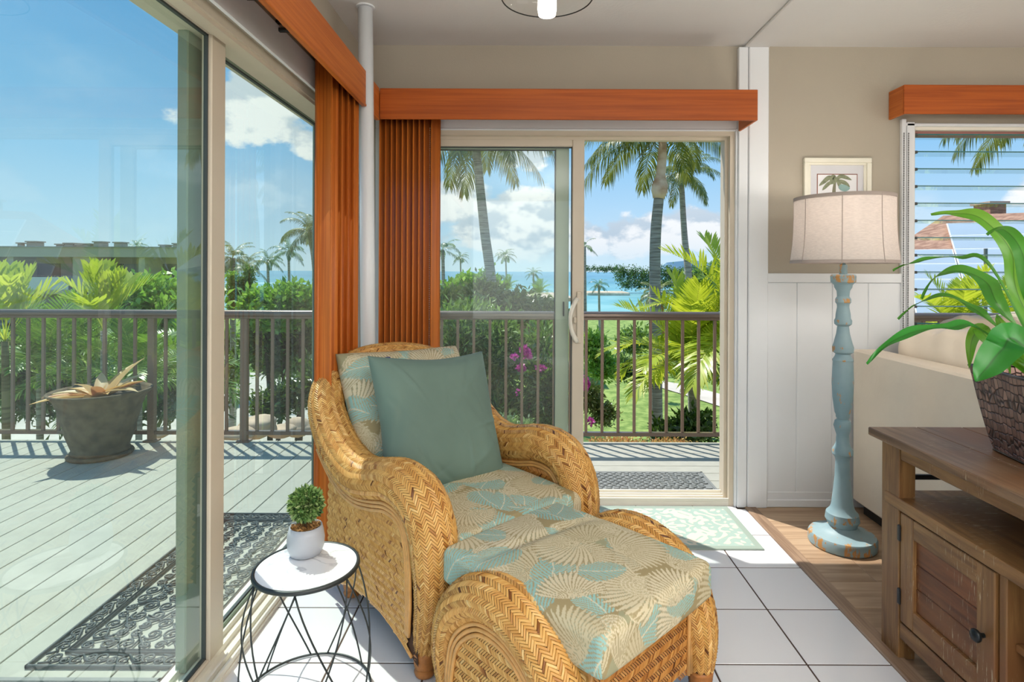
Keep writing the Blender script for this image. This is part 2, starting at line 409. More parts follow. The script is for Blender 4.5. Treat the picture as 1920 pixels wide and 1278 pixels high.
# ------------------------------------------------------------ left sliding door
d1 = struct('door_1')
tr = MB()   # frame head, sill track with ribs, far jamb
tr.box(-.915, -1.09, -.45, 3.10, 2.013, 2.045); tr.box(-.925, -.965, -.42, 3.07, 2.000, 2.013)
tr.box(-.915, -1.09, 3.07, 3.10, 0, 2.013); tr.box(-.915, -1.09, -.45, -.42, 0, 2.013)
tr.obj('frame', M['beige'], d1)
sl = MB(); sl.box(-.918, -1.10, -.45, 3.10, -.01, .014)
for xx in (-.922, -.945, -.985, -1.02, -1.06): sl.box(xx, xx - .007, -.42, 3.07, .014, .032)
sl.obj('sill_track', M['beige_light'], d1)
def panel(name, axis, a0, a1, z0, z1, c, st, rail_t, rail_b, th, mframe, mglass, parent, stl=None):
    """a glazed sash: axis 'y' lies in a plane x=c, axis 'x' in a plane y=c"""
    e = struct(name); e.parent = parent
    def b(p0, p1, zz0, zz1, t0, nm, mt, bev=.004):
        m = MB()
        if axis == 'y': m.box(c - t0, c + t0, p0, p1, zz0, zz1, bev)
        else: m.box(p0, p1, c - t0, c + t0, zz0, zz1, bev)
        return m.obj(nm, mt, e)
    fr = MB()
    for (p0, p1, q0, q1) in ((a0, a0 + st, z0, z1), (a1 - st, a1, z0, z1), (a0 + st, a1 - st, z1 - rail_t, z1), (a0 + st, a1 - st, z0, z0 + rail_b)):
        if axis == 'y': fr.box(c - th, c + th, p0, p1, q0, q1, .004)
        else: fr.box(p0, p1, c - th, c + th, q0, q1, .004)
    fr.obj('sash', mframe, e)
    g = MB()
    if axis == 'y': g.add([(c, a0 + st - .004, z0 + rail_b - .004), (c, a1 - st + .004, z0 + rail_b - .004), (c, a1 - st + .004, z1 - rail_t + .004), (c, a0 + st - .004, z1 - rail_t + .004)], [(0, 1, 2, 3)])
    else: g.add([(a0 + st - .004, c, z0 + rail_b - .004), (a1 - st + .004, c, z0 + rail_b - .004), (a1 - st + .004, c, z1 - rail_t + .004), (a0 + st - .004, c, z1 - rail_t + .004)], [(0, 1, 2, 3)])
    g.obj('glass', mglass, e)
    gk = MB()
    for (p0, p1, q0, q1) in ((a0 + st - .002, a0 + st + .006, z0 + rail_b, z1 - rail_t), (a1 - st - .006, a1 - st + .002, z0 + rail_b, z1 - rail_t),
                             (a0 + st, a1 - st, z1 - rail_t - .006, z1 - rail_t + .002), (a0 + st, a1 - st, z0 + rail_b - .002, z0 + rail_b + .006)):
        if axis == 'y': gk.box(c - .006, c + .006, p0, p1, q0, q1)
        else: gk.box(p0, p1, c - .006, c + .006, q0, q1)
    gk.obj('gasket', M['beige_dark'], e)
    return e
near = panel('sliding_panel', 'y', .62, 1.921, .030, 2.055 - .03, -1.0, .087, .013, .012, .017, M['beige'], M['glass_left'], d1)
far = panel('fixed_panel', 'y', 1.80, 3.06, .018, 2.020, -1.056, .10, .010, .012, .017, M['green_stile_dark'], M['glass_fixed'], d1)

# ------------------------------------------------------------ back sliding door, right half open
d2 = struct('door_2')
fr = MB(); fr.box(-.765, 1.158, WY - .004, WY + .15, 2.008, 2.046); fr.box(1.124, 1.149, WY - .004, WY + .15, 0, 2.008); fr.box(-.765, -.74, WY - .004, WY + .15, 0, 2.008)
fr.box(1.108, 1.124, WY + .035, WY + .055, 0, 1.992)
fr.box(-.74, 1.124, WY + .035, WY + .055, 1.992, 2.008)
fr.obj('frame', M['beige'], d2)
s2 = MB(); s2.box(-.765, 1.148, WY + .0, WY + .17, -.01, .022)
for yy in (WY + .002, WY + .04, WY + .075, WY + .125): s2.box(-.74, 1.124, yy, yy + .008, .022, .038)
s2.obj('sill_track', M['beige_light'], d2)
p2 = panel('sliding_panel', 'x', -.62, .338, .040, 2.018, WY + .055, .066, .062, .085, .016, M['beige'], M['glass_back'], d2)
p3 = panel('fixed_panel', 'x', -.74, .258, .036, 2.012, WY + .110, .075, .060, .085, .016, M['green_stile'], M['glass_back'], d2)
# D-shaped pull handle with its plate
hx, hy = .300, WY + .055 - .016
hm = MB()
pts = []
for i in range(13):
    q = i / 12; zz = .935 + .235 * q - .02
    bow = math.sin(PI * q) ** .8
    pts.append((hx - .040 * bow, hy - .006 - .030 * math.sin(PI * q) ** .7, zz - .03))
hm.tube(pts, [.010 + .004 * abs(1 - 2 * i / 12) for i in range(13)], 10)
ho = hm.obj('handle', M['beige_light'], p2, smooth=True)
hp = MB(); hp.box(hx - .004, hx + .024, hy - .012, hy + .001, .875, 1.16, .005); hp.box(hx - .02, hx - .004, hy - .016, hy - .004, .985, 1.02, .004)
hp.obj('handle_plate', M['beige'], p2)
lk = MB(); lk.box(.226, .233, WY + .075, WY + .098, 1.02, 1.10); lk.obj('latch', M['black'], p3)

# ------------------------------------------------------------ louver window
wn1 = struct('window_1')
m = MB(); m.box(2.045, 2.070, WY - .022, WY, .93, 2.10, .003); m.box(2.075, 2.118, WY - .018, WY, .93, 2.085, .003)
m.box(2.05, 3.55, WY - .018, WY, 2.062, 2.078, .003); m.box(2.04, 3.6, WY - .05, WY + .02, .93, .958, .004)
m.obj('casing', M['white'], wn1)
m = MB(); m.box(2.118, 3.5, WY, WY + .15, 2.045, 2.075); m.box(2.118, 2.130, WY, WY + .14, .955, 2.05); m.box(3.48, 3.5, WY, WY + .14, .955, 2.05)
m.obj('jamb', M['beige_light'], wn1)
m = MB(); m.box(2.130, 3.48, WY + .03, WY + .12, 2.030, 2.046); m.obj('head_channel', simple('reddish_channel', lin(150, 100, 92), .5), wn1)
LZ = [2.022 - .0942 * i for i in range(12)]
for z in LZ:
    s = MB(); yc = WY + .075
    s.add([(2.134, yc - .045, z + .006), (3.478, yc - .045, z + .006), (3.478, yc + .045, z - .004), (2.134, yc + .045, z - .004)], [(0, 1, 2, 3)])
    so = s.obj('louver_slat', M['louver'], wn1)
    e = MB(); e.box(2.134, 3.478, yc - .048, yc - .044, z + .003, z + .009)
    e.obj('slat_edge', M['louver_edge'], so)
    k = MB(); k.box(2.126, 2.165, yc - .05, yc - .015, z - .004, z + .011, .003); k.obj('clip', M['beige_dark'], so)
# bead chain beside the window
bead = MB(); 
for xx, yy in ((2.052, WY - .028), (2.078, WY - .026)):
    for i in range(125):
        z = 2.02 - i * .0094
        bead.add([(xx - .0045, yy, z), (xx, yy - .0045, z), (xx + .0045, yy, z), (xx, yy + .0045, z), (xx, yy, z + .0042), (xx, yy, z - .0042)],
                 [(0, 1, 4), (1, 2, 4), (2, 3, 4), (3, 0, 4), (1, 0, 5), (2, 1, 5), (3, 2, 5), (0, 3, 5)])
o = bead.obj('bead_chain', M['black']); tag(o, 'pair of thin dark bead chains hanging at the left side of the louver window', 'chain')

# ------------------------------------------------------------ valances
v1 = thing('valance', 'orange-brown wooden valance over the left sliding door, running toward the camera', 'valance', (-.80, 1.4, 2.03))
bx(-.731, -.719, -.42, 2.655, 2.027, 2.181, .002).obj('face_board', M['valance_y'], v1)
bx(-.739, -.716, -.42, 2.657, 2.018, 2.030, .003).obj('bottom_lip', M['valance_y'], v1)
bx(-.888, -.731, -.42, 2.65, 2.169, 2.181).obj('top_board', M['valance_y'], v1)
v1b = thing('valance', 'short orange-brown valance piece in the corner behind the white pipe', 'valance', (-.80, 2.8, 2.03))
bx(-.731, -.719, 2.742, 2.90, 2.027, 2.181, .002).obj('face_board', M['valance_y'], v1b)
bx(-.739, -.716, 2.742, 2.90, 2.018, 2.030, .003).obj('bottom_lip', M['valance_y'], v1b)
bx(-.888, -.731, 2.742, 3.158, 2.169, 2.181).obj('top_board', M['valance_y'], v1b)
v2 = thing('valance', 'long orange-brown wooden valance over the back sliding door', 'valance', (.2, 3.0, 2.03))
bx(-.717, 1.170, 2.90, 2.912, 2.026, 2.180, .002).obj('face_board', M['valance'], v2)
bx(1.158, 1.170, 2.912, 3.128, 2.026, 2.180, .002).obj('end_board', M['valance_y'], v2)
bx(-.717, 1.158, 2.912, 3.158, 2.168, 2.180).obj('top_board', M['valance'], v2)
v3 = thing('valance', 'orange-brown box valance over the louver window, with its return end showing', 'valance', (2.7, 3.1, 2.1))
bx(1.985, 3.7, 3.030, 3.042, 2.098, 2.250, .002).obj('face_board', M['valance'], v3)
bx(1.985, 1.997, 3.042, 3.159, 2.098, 2.250, .002).obj('end_board', M['valance_y'], v3)
bx(1.997, 3.7, 3.042, 3.159, 2.238, 2.249).obj('top_board', M['valance'], v3)
# head rail brackets behind the left valance
hr = thing('blind_track', 'dark blind head rail with black clips tucked behind the left valance', 'rail', (-.8, 1.5, 2.12))
bx(-.845, -.760, -.40, 2.64, 2.140, 2.166, .003).obj('rail', simple('dark_rail', lin(62, 54, 48), .5), hr)
for yy in (.9, 1.30, 1.62, 1.83, 2.08):
    q = MB(); q.box(-.889, -.872, yy, yy + .02, 2.155, 2.168, .002); q.box(-.884, -.80, yy, yy + .018, 2.125, 2.139, .003); q.obj('clip', M['black'], hr)
# ------------------------------------------------------------ vertical blinds
def blind(name, label, spots, z0, z1, w, ang, loc, matn='slat'):
    e = thing(name, label, 'blind', loc)
    m = MB()
    n = 6
    V = []
    for i in range(n + 1):
        q = i / n - .5; V += [(q * w, .006 * (1 - 4 * q * q), z0), (q * w, .006 * (1 - 4 * q * q), z1), (q * w, .006 * (1 - 4 * q * q) + .0025, z0), (q * w, .006 * (1 - 4 * q * q) + .0025, z1)]
    Fc = []
    for i in range(n):
        a = 4 * i; b = a + 4
        Fc += [(a, b, b + 1, a + 1), (a + 2, a + 3, b + 3, b + 2), (a + 1, b + 1, b + 3, a + 3), (a, a + 2, b + 2, b)]
    Fc += [(0, 1, 3, 2), (4 * n, 4 * n + 2, 4 * n + 3, 4 * n + 1)]
    m.add(V, Fc); me = m.mesh('slat', True); me.materials.append(M[matn])
    for (x, y, a) in spots:
        o = link('slat', me, None, e, (x - loc[0], y - loc[1], -loc[2]), (0, 0, math.radians(ang + a)))
    return e
vb1 = blind('vertical_blind', 'stack of orange-brown vertical blind slats at the far end of the left sliding door',
            [(-.816, 2.375, -30), (-.808, 2.40, 22)] + [(-.806 + .0045 * i, 2.44 + .029 * i, -34 if i % 2 else 38) for i in range(7)], .045, 2.14, .088, 8, (-.80, 2.5, .0))
vb2 = blind('vertical_blind', 'stack of orange-brown vertical blind slats at the left end of the back sliding door',
            [(-.715 + .0285 * i, 3.02, (i * 7) % 5 - 2) for i in range(9)] + [(-.452, 3.02, 4)], .045, 2.165, .088, 62, (-.6, 3.02, .0))
bc = MB()
for i in range(180):
    z = 2.0 - i * .0105; xx, yy = -.478, 2.975
    bc.add([(xx - .0025, yy, z), (xx, yy - .0025, z), (xx + .0025, yy, z), (xx, yy + .0025, z), (xx, yy, z + .0035), (xx, yy, z - .0035)],
           [(0, 1, 4), (1, 2, 4), (2, 3, 4), (3, 0, 4), (1, 0, 5), (2, 1, 5), (3, 2, 5), (0, 3, 5)])
bc.obj('bead_chain', M['chrome'], vb2)

# white corner pipe
pp = thing('corner_pipe', 'white painted round pipe standing in the corner from floor to ceiling', 'pipe', (-.715, 2.70, 0))
m = MB(); m.tube([(-.706, 2.70, 0), (-.735, 2.70, H - .01)], .034, 24); m.obj('pipe', M['white'], pp, True)
m = MB(); m.lathe([(.042, -.006), (.042, 0)], 24, (-.735, 2.70, H)); m.obj('flange', M['white'], pp)

# glass ceiling lamp
cl = thing('ceiling_lamp', 'clear glass ceiling lamp with a glowing bulb at the top of the photo', 'lamp', (.088, 2.19, H))
m = MB(); m.lathe([(.165, .02), (.172, -.10), (.172, -.195), (.1705, -.195), (.1705, -.1)], 48, (.088, 2.19, H), cap=False)
m.obj('glass_shade', glass('lamp_glass', (.97, .97, .96), .0, refl=.5), cl, True)
m = MB(); m.lathe([(.1745, -.1955), (.1745, -.1925), (.1705, -.1925), (.1705, -.1955), (.1745, -.1955)], 48, (.088, 2.19, H), cap=False); m.obj('rim', M['black'], cl, True)
m = MB(); m.lathe([(.085, 0), (.085, -.022), (.03, -.03), (.018, -.09), (.018, -.14)], 24, (.088, 2.19, H)); m.obj('canopy', M['white'], cl, True)
em = bpy.data.materials.new('lit_bulb'); em.use_nodes = True; tt = NT(em.node_tree); e_ = tt.n('Emission', Color=(1, .93, .84), Strength=5.0); tt.set(tt.n('OutputMaterial'), 'Surface', e_)
m = MB(); m.lathe([(.012, -.13), (.026, -.14), (.034, -.17), (.036, -.24), (.032, -.262), (.008, -.268)], 20, (.088, 2.19, H)); m.obj('bulb', em, cl, True)

# ------------------------------------------------------------ deck outside
DZ = -.11; RYL = 4.68
dk = struct('deck')
bw = .1445; bm_ = bx(-bw / 2 + .003, bw / 2 - .003, -2.0, RYL + .03, -.025, 0, .002).mesh('deck_board'); bm_.materials.append(M['deckL'])
i = 0; x = -1.825 + bw * 4 - bw / 2
bsh = bx(-1.247 + .003, -1.103, -2.0, 3.26, -.025, 0, .002).obj('deck_board', M['deckL'], dk); bsh.location = (0, 0, DZ)
while x > -6.4:
    link('deck_board', bm_, None, dk, (x, 0, DZ)); x -= bw
bm2 = bx(-1.244, 5.2, -bw / 2 + .003, bw / 2 - .003, -.025, 0, .002).mesh('deck_board_cross'); bm2.materials.append(M['deckL'])
y = RYL + .03 - bw / 2
while y > 3.3:
    link('deck_board', bm2, None, dk, (0, y, DZ)); y -= bw
bx(-6.4, 5.2, -2.0, RYL + .02, DZ - .24, DZ - .028).obj('deck_frame', simple('deck_joists', lin(92, 84, 76), .9), dk)
# railing
rl = struct('balcony_railing')
m = MB()
def extr(prof, x0, x1):
    mm = MB(); n = len(prof); V = [(x0, RYL + a, b) for a, b in prof] + [(x1, RYL + a, b) for a, b in prof]
    mm.add(V, [(i, (i + 1) % n, n + (i + 1) % n, n + i) for i in range(n)] + [tuple(range(n))[::-1], tuple(range(n, 2 * n))]); return mm
prof = [(-.022, .880), (-.022, .897), (-.034, .905), (-.036, .925), (-.028, .940), (-.012, .947), (.012, .947), (.028, .940), (.036, .925), (.034, .905), (.022, .897), (.022, .880)]
smooth_by_angle(extr(prof, -6.3, 5.2).obj('top_rail', M['railing'], rl), 50)
extr([(-.018, -.052), (-.018, -.022), (.018, -.022), (.018, -.052)], -6.3, 5.2).obj('bottom_rail', M['railing'], rl)
bal = bx(-.011, .011, -.009, .009, -.03, .885).mesh('baluster'); bal.materials.append(M['baluster'])
post = bx(-.027, .027, -.022, .022, DZ, .885, .003).mesh('post'); post.materials.append(M['baluster'])
foot = bx(-.05, .05, -.04, .04, DZ, DZ + .012).mesh('foot'); foot.materials.append(M['baluster'])
xb = [(1099.7 + 30.1 * i - 980) / F * RYL for i in range(-10, 36)]
xl = [(25 + 28.63 * i - 980) / F * RYL for i in range(-16, 27)]
posts = [(286 - 980) / F * RYL, (459 - 980) / F * RYL, 1.95, -5.6]
for x in xb + xl:
    if min(abs(x - p) for p in posts) < .05: continue
    link('baluster', bal, None, rl, (x, RYL, 0))
for p in posts: link('post', post, None, rl, (p, RYL, 0)); link('post_foot', foot, None, rl, (p, RYL, 0))
# ============================================================ WICKER: woven surfaces made of real strands
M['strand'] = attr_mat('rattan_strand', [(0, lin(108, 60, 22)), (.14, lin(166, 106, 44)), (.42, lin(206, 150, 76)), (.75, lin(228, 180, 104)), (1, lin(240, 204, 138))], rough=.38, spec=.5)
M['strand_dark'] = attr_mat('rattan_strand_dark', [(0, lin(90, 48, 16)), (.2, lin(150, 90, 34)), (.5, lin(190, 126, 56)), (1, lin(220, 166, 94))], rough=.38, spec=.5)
M['under'] = simple('dark_rattan_core', lin(66, 36, 14), .8)
M['rattan'] = simple('round_rattan_pole', lin(214, 160, 92), .35, var=.12, vs=30)
M['rattan_dk'] = simple('wrapped_rattan_foot', lin(176, 112, 54), .4, var=.15, vs=60)

def catmull(pts, n=14):
    P_ = [Vector(p) for p in pts]; P_ = [P_[0] * 2 - P_[1]] + P_ + [P_[-1] * 2 - P_[-2]]; out = []
    for i in range(1, len(P_) - 2):
        for k in range(n):
            t = k / n; a, b, c, d = P_[i - 1:i + 3]
            out.append(.5 * ((2 * b) + (c - a) * t + (2 * a - 5 * b + 4 * c - d) * t * t + (3 * b - a - 3 * c + d) * t ** 3))
    out.append(P_[-2]); return np.array([tuple(p) for p in out])

class Sweep:
    """tube surface around a smooth path; W = first width axis, rw / rn = radii along / across it (functions of arc length)"""
    def __init__(s, pts, W, rad):
        C_ = catmull(pts[:, :3] if hasattr(pts, 'shape') else [p[:3] for p in pts])
        seg = np.linalg.norm(np.diff(C_, axis=0), axis=1); u = np.concatenate([[0], np.cumsum(seg)])
        s.L = u[-1]; N = 400; s.u = np.linspace(0, s.L, N)
        s.C = np.stack([np.interp(s.u, u, C_[:, k]) for k in range(3)], 1)
        T = np.gradient(s.C, axis=0); T /= np.linalg.norm(T, axis=1)[:, None]; s.T = T
        w = np.array(W, float); Ws = []
        for i in range(N):
            w = w - T[i] * w.dot(T[i]); w /= np.linalg.norm(w); Ws.append(w.copy())
        s.W = np.array(Ws); s.N = np.cross(T, s.W)
        q = np.linspace(0, 1, len(rad)); s.rw = np.interp(s.u / s.L, [r[0] for r in rad], [r[1] for r in rad]); s.rn = np.interp(s.u / s.L, [r[0] for r in rad], [r[2] for r in rad])
    def ev(s, u, a, h):
        u = np.clip(u, 0, s.L); I = lambda A: np.stack([np.interp(u, s.u, A[:, k]) for k in range(3)], -1)
        c, W, N = I(s.C), I(s.W), I(s.N); rw = np.interp(u, s.u, s.rw); rn = np.interp(u, s.u, s.rn)
        ca, sa = np.cos(a), np.sin(a)
        nx, ny = ca * rn, sa * rw; l = np.sqrt(nx * nx + ny * ny) + 1e-9
        return c + W * (rw * ca + h * nx / l)[..., None] + N * (rn * sa + h * ny / l)[..., None]
    def core(s, name, mt, parent, shrink=.003, nu=150, nv=20, arc=(0, 2 * PI)):
        U, A = np.meshgrid(np.linspace(0, s.L, nu), np.linspace(arc[0], arc[1], nv, endpoint=False), indexing='ij')
        V = s.ev(U.ravel(), A.ravel(), -shrink)
        i, j = np.meshgrid(np.arange(nu - 1), np.arange(nv), indexing='ij'); i = i.ravel(); j = j.ravel(); j2 = (j + 1) % nv
        Fq = np.stack([i * nv + j, (i + 1) * nv + j, (i + 1) * nv + j2, i * nv + j2], 1)
        F_ = [tuple(f) for f in Fq.tolist()] + [tuple(range(nv)), tuple((nu - 1) * nv + k for k in range(nv))[::-1]]
        return link(name, np_mesh(name, V, F_, True), mt, parent)

def strands(name, mt, parent, ev, u0, v0, dirn, du, dv, hw_u, hw_v, hmax, kind='stuff', seed=0):
    """one strand per (u0,v0): runs from (-du/2*dir, -dv/2) to (+du/2*dir, +dv/2); ev(u,v,h)->xyz"""
    r = np.random.default_rng(seed); n = len(u0)
    ts = np.array([-.60, -.05, .56]); hs = np.array([.0, 1.0, .55]) * hmax
    cs = np.array([-1, 0, 1]); hc = np.array([.0, 1.0, .0])
    V = np.zeros((n, 9, 3)); jit = r.normal(0, .03, n)
    tall = 1 + r.normal(0, .12, n)
    for i, t in enumerate(ts):
        for j, c in enumerate(cs):
            uu = u0 + dirn * du * t * (1 + jit) + c * hw_u; vv = v0 + dv * t - dirn * c * hw_v
            h = (hs[i] * (.35 + .65 * hc[j]) - .0012 * (1 - hc[j])) * tall
            V[:, i * 3 + j] = ev(uu, vv, h)
    base = (np.arange(n) * 9)[:, None]
    q = np.array([[0, 1, 4, 3], [1, 2, 5, 4], [3, 4, 7, 6], [4, 5, 8, 7]])
    Fq = (base[:, :, None] + q[None]).reshape(-1, 4)
    tint = np.clip(r.normal(.55, .15, n) - (r.random(n) < .04) * .35, 0, 1)
    me = np_mesh(name, V.reshape(-1, 3), Fq, True, {'tint': np.repeat(tint, 9)})
    o = link(name, me, mt, parent); o['kind'] = kind; return o

def weave_sweep(name, S, mt, parent, cw=.0175, sp=.0088, u0=0.0, u1=None, seed=0, h=.0042, r0=None):
    u1 = S.L if u1 is None else u1
    r0 = r0 or float(np.mean((S.rw + S.rn) / 2)); ncol = 2 * int(round(PI * r0 / cw)); dA = 2 * PI / ncol
    U = []; A = []; D = []
    for c in range(ncol):
        uu = np.arange(u0 + .004, u1 - .004, sp) + (c % 2) * 0.0
        U.append(uu); A.append(np.full(len(uu), (c + .5) * dA)); D.append(np.full(len(uu), 1 if c % 2 else -1))
    U = np.concatenate(U); A = np.concatenate(A); D = np.concatenate(D)
    return strands(name, mt, parent, S.ev, U, A, D, cw * .96, dA, .0020, dA * .0020 / cw, h, seed=seed)

def weave_plane(name, ev, inside, urng, vrng, mt, parent, cw=.018, sp=.0095, seed=0, h=.004):
    U = []; A = []; D = []; c = 0; v = vrng[0]
    while v < vrng[1]:
        uu = np.arange(urng[0], urng[1], sp); vv = np.full(len(uu), v + cw / 2)
        k = inside(uu, vv); U.append(uu[k]); A.append(vv[k]); D.append(np.full(k.sum(), 1 if c % 2 else -1)); v += cw; c += 1
    U = np.concatenate(U); A = np.concatenate(A); D = np.concatenate(D)
    return strands(name, mt, parent, ev, U, A, D, cw * .94, cw, .0020, .0020, h, seed=seed)

def plane_core(name, ev, xs, lo, hi, mt, parent, shrink=-.003):
    n = len(xs); V = np.concatenate([ev(np.array(xs), np.array(lo), np.full(n, shrink)), ev(np.array(xs), np.array(hi), np.full(n, shrink))])
    return link(name, np_mesh(name, V, [(i, i + 1, n + i + 1, n + i) for i in range(n - 1)], False), mt, parent)

def foot(name, parent, x, y, z1=.085):
    m = MB(); m.lathe([(.018, 0), (.030, .006), (.034, .018), (.026, .026)] + [v for i in range(5) for v in ((.030 + .001 * i, .030 + i * .010), (.034 + .0012 * i, .035 + i * .010))] + [(.036, z1)], 18, (x, y, 0))
    return m.obj(name, M['rattan_dk'], parent, True, world=False)

# ---------------------------------------------------------------- palm leaf print for the cushions
OL, CR, AQ, TN = lin(164, 147, 108), lin(218, 206, 176), lin(150, 190, 182), lin(196, 182, 144)
def leaf_print(uv, seed=3, ext=1.2, n=150, scale=1.0):
    r = np.random.default_rng(seed); N = len(uv); col = np.tile(np.array(OL), (N, 1)) * (1 + .0)
    u = uv[:, 0] / scale; v = uv[:, 1] / scale
    wash = np.sin(u * 9 + 1.3 * np.sin(v * 7)) * np.sin(v * 11 + 2)
    col = col * (1 - .35 * (wash > .35)[:, None]) + np.array(lin(160, 180, 156)) * .35 * (wash > .35)[:, None]
    # leaves on a jittered grid, painted one over the other
    g = .076; cells = [(i, j) for i in range(int(-ext / g), int(ext / g)) for j in range(int(-ext / g), int(ext / g))]
    r.shuffle(cells)
    umin, umax, vmin, vmax = u.min() - .2, u.max() + .2, v.min() - .2, v.max() + .2
    for (i, j) in cells:
        cx, cy = (i + r.uniform(-.3, .3)) * g, (j + r.uniform(-.3, .3)) * g
        th = r.uniform(0, 2 * PI); kind = r.choice([0, 0, 0, 1, 1, 1, 2]); L = r.uniform(.11, .165); fl = r.choice([-1, 1])
        if cx < umin or cx > umax or cy < vmin or cy > vmax: continue
        du = u - cx; dv = v - cy; near = np.nonzero(du * du + dv * dv < (L * 1.1) ** 2)[0]
        if len(near) == 0: continue
        a = du[near] * math.cos(th) + dv[near] * math.sin(th); b = (-du[near] * math.sin(th) + dv[near] * math.cos(th)) * fl
        cream, aqua, tan_, ol = np.array(CR), np.array(AQ), np.array(TN), np.array(OL)
        if kind == 2:                                 # small scroll of shell arcs
            rr = np.hypot(a - L * .3, b); ph = np.arctan2(b, a - L * .3); on = (rr < L * .30) & (ph > -2.4); st = (rr / .010) % 1.0
            col[near[on]] = col[near[on]] * .4 + tan_ * .6
            s_ = on & (st < .30); col[near[s_]] = cream
            s_ = on & (np.abs((ph * 7) % 1.0) < .18); col[near[s_]] = cream * .96; continue
        if kind == 0:                                 # fan of fingers opening from one side of a curved stalk
            r_ = np.hypot(a, b); ph = np.arctan2(b, a) + .32 * (r_ / L - .5)
            nf = 20; span = 1.35; s0 = ph / span * nf / 2; q = np.abs((s0 % 1.0) - .5) * 2
            rl = L * (.62 + .38 * np.cos(ph * .85 - .25)); tip = rl * (1 - .10 * q * q)
            on = (np.abs(ph) < span) & (r_ < tip) & (r_ > .004)
            tw_ = r.uniform(0, .6); fr = r_ / np.maximum(rl, 1e-6); th_ = np.where(fr < .35, .86 - .5 * fr, np.where(fr < .8, .685 + .10 * (fr - .35), .73 - 2.6 * (fr - .8)))
            fin = on & (q < th_)
            col[near[on & ~fin]] = col[near[on & ~fin]] * .2 + ol * .8 * r.uniform(.92, 1.05)
            col[near[fin]] = (cream * (.75 + .25 * fr[fin])[:, None] + tan_ * (.25 * (1 - fr[fin]))[:, None]) * r.uniform(.90, 1.02) * (1 - tw_) + tan_ * tw_
            continue
        bb = b - .30 * a * a / L; t = a / L           # feather leaf on a bent midrib
        wd = L * .40 * np.clip(np.sin(PI * np.clip(t * .9 + .1, 0, 1)) ** .6, 0, 1)
        s0 = (a - np.abs(bb) * 1.25) / .0135 + (bb > 0) * .5; q = np.abs((s0 % 1.0) - .5) * 2
        on = (t > 0) & (t < 1) & (np.abs(bb) < wd * (1 - .12 * q * q)); frac = np.abs(bb) / (wd + 1e-6)
        fin = on & (q < .72 - .25 * frac)
        col[near[on & ~fin]] = col[near[on & ~fin]] * .3 + (ol * .75 + tan_ * .25) * .7
        col[near[fin]] = aqua * r.uniform(.94, 1.08) * (1.0)
        rib = on & (np.abs(bb) < .0016); col[near[rib]] = cream
    return np.clip(col, 0, 1)
def fabric_mat(name, bump=.25):
    m, t, b = mat(name, (1, 1, 1), .85, 0, .2)
    a = t.n('VertexColor', _layer_name='print'); t.set(b, 'Base Color', a.outputs[0])
    tc = t.n('TexCoord'); n = t.n('TexNoise', Scale=420.0, Detail=2.0); t.set(n, 'Vector', tc.outputs['Object'])
    bp = t.n('Bump', Strength=bump, Distance=.0015); t.set(bp, 'Height', n.outputs[0]); t.set(b, 'Normal', bp); return m
M['print'] = fabric_mat('palm_print_fabric')

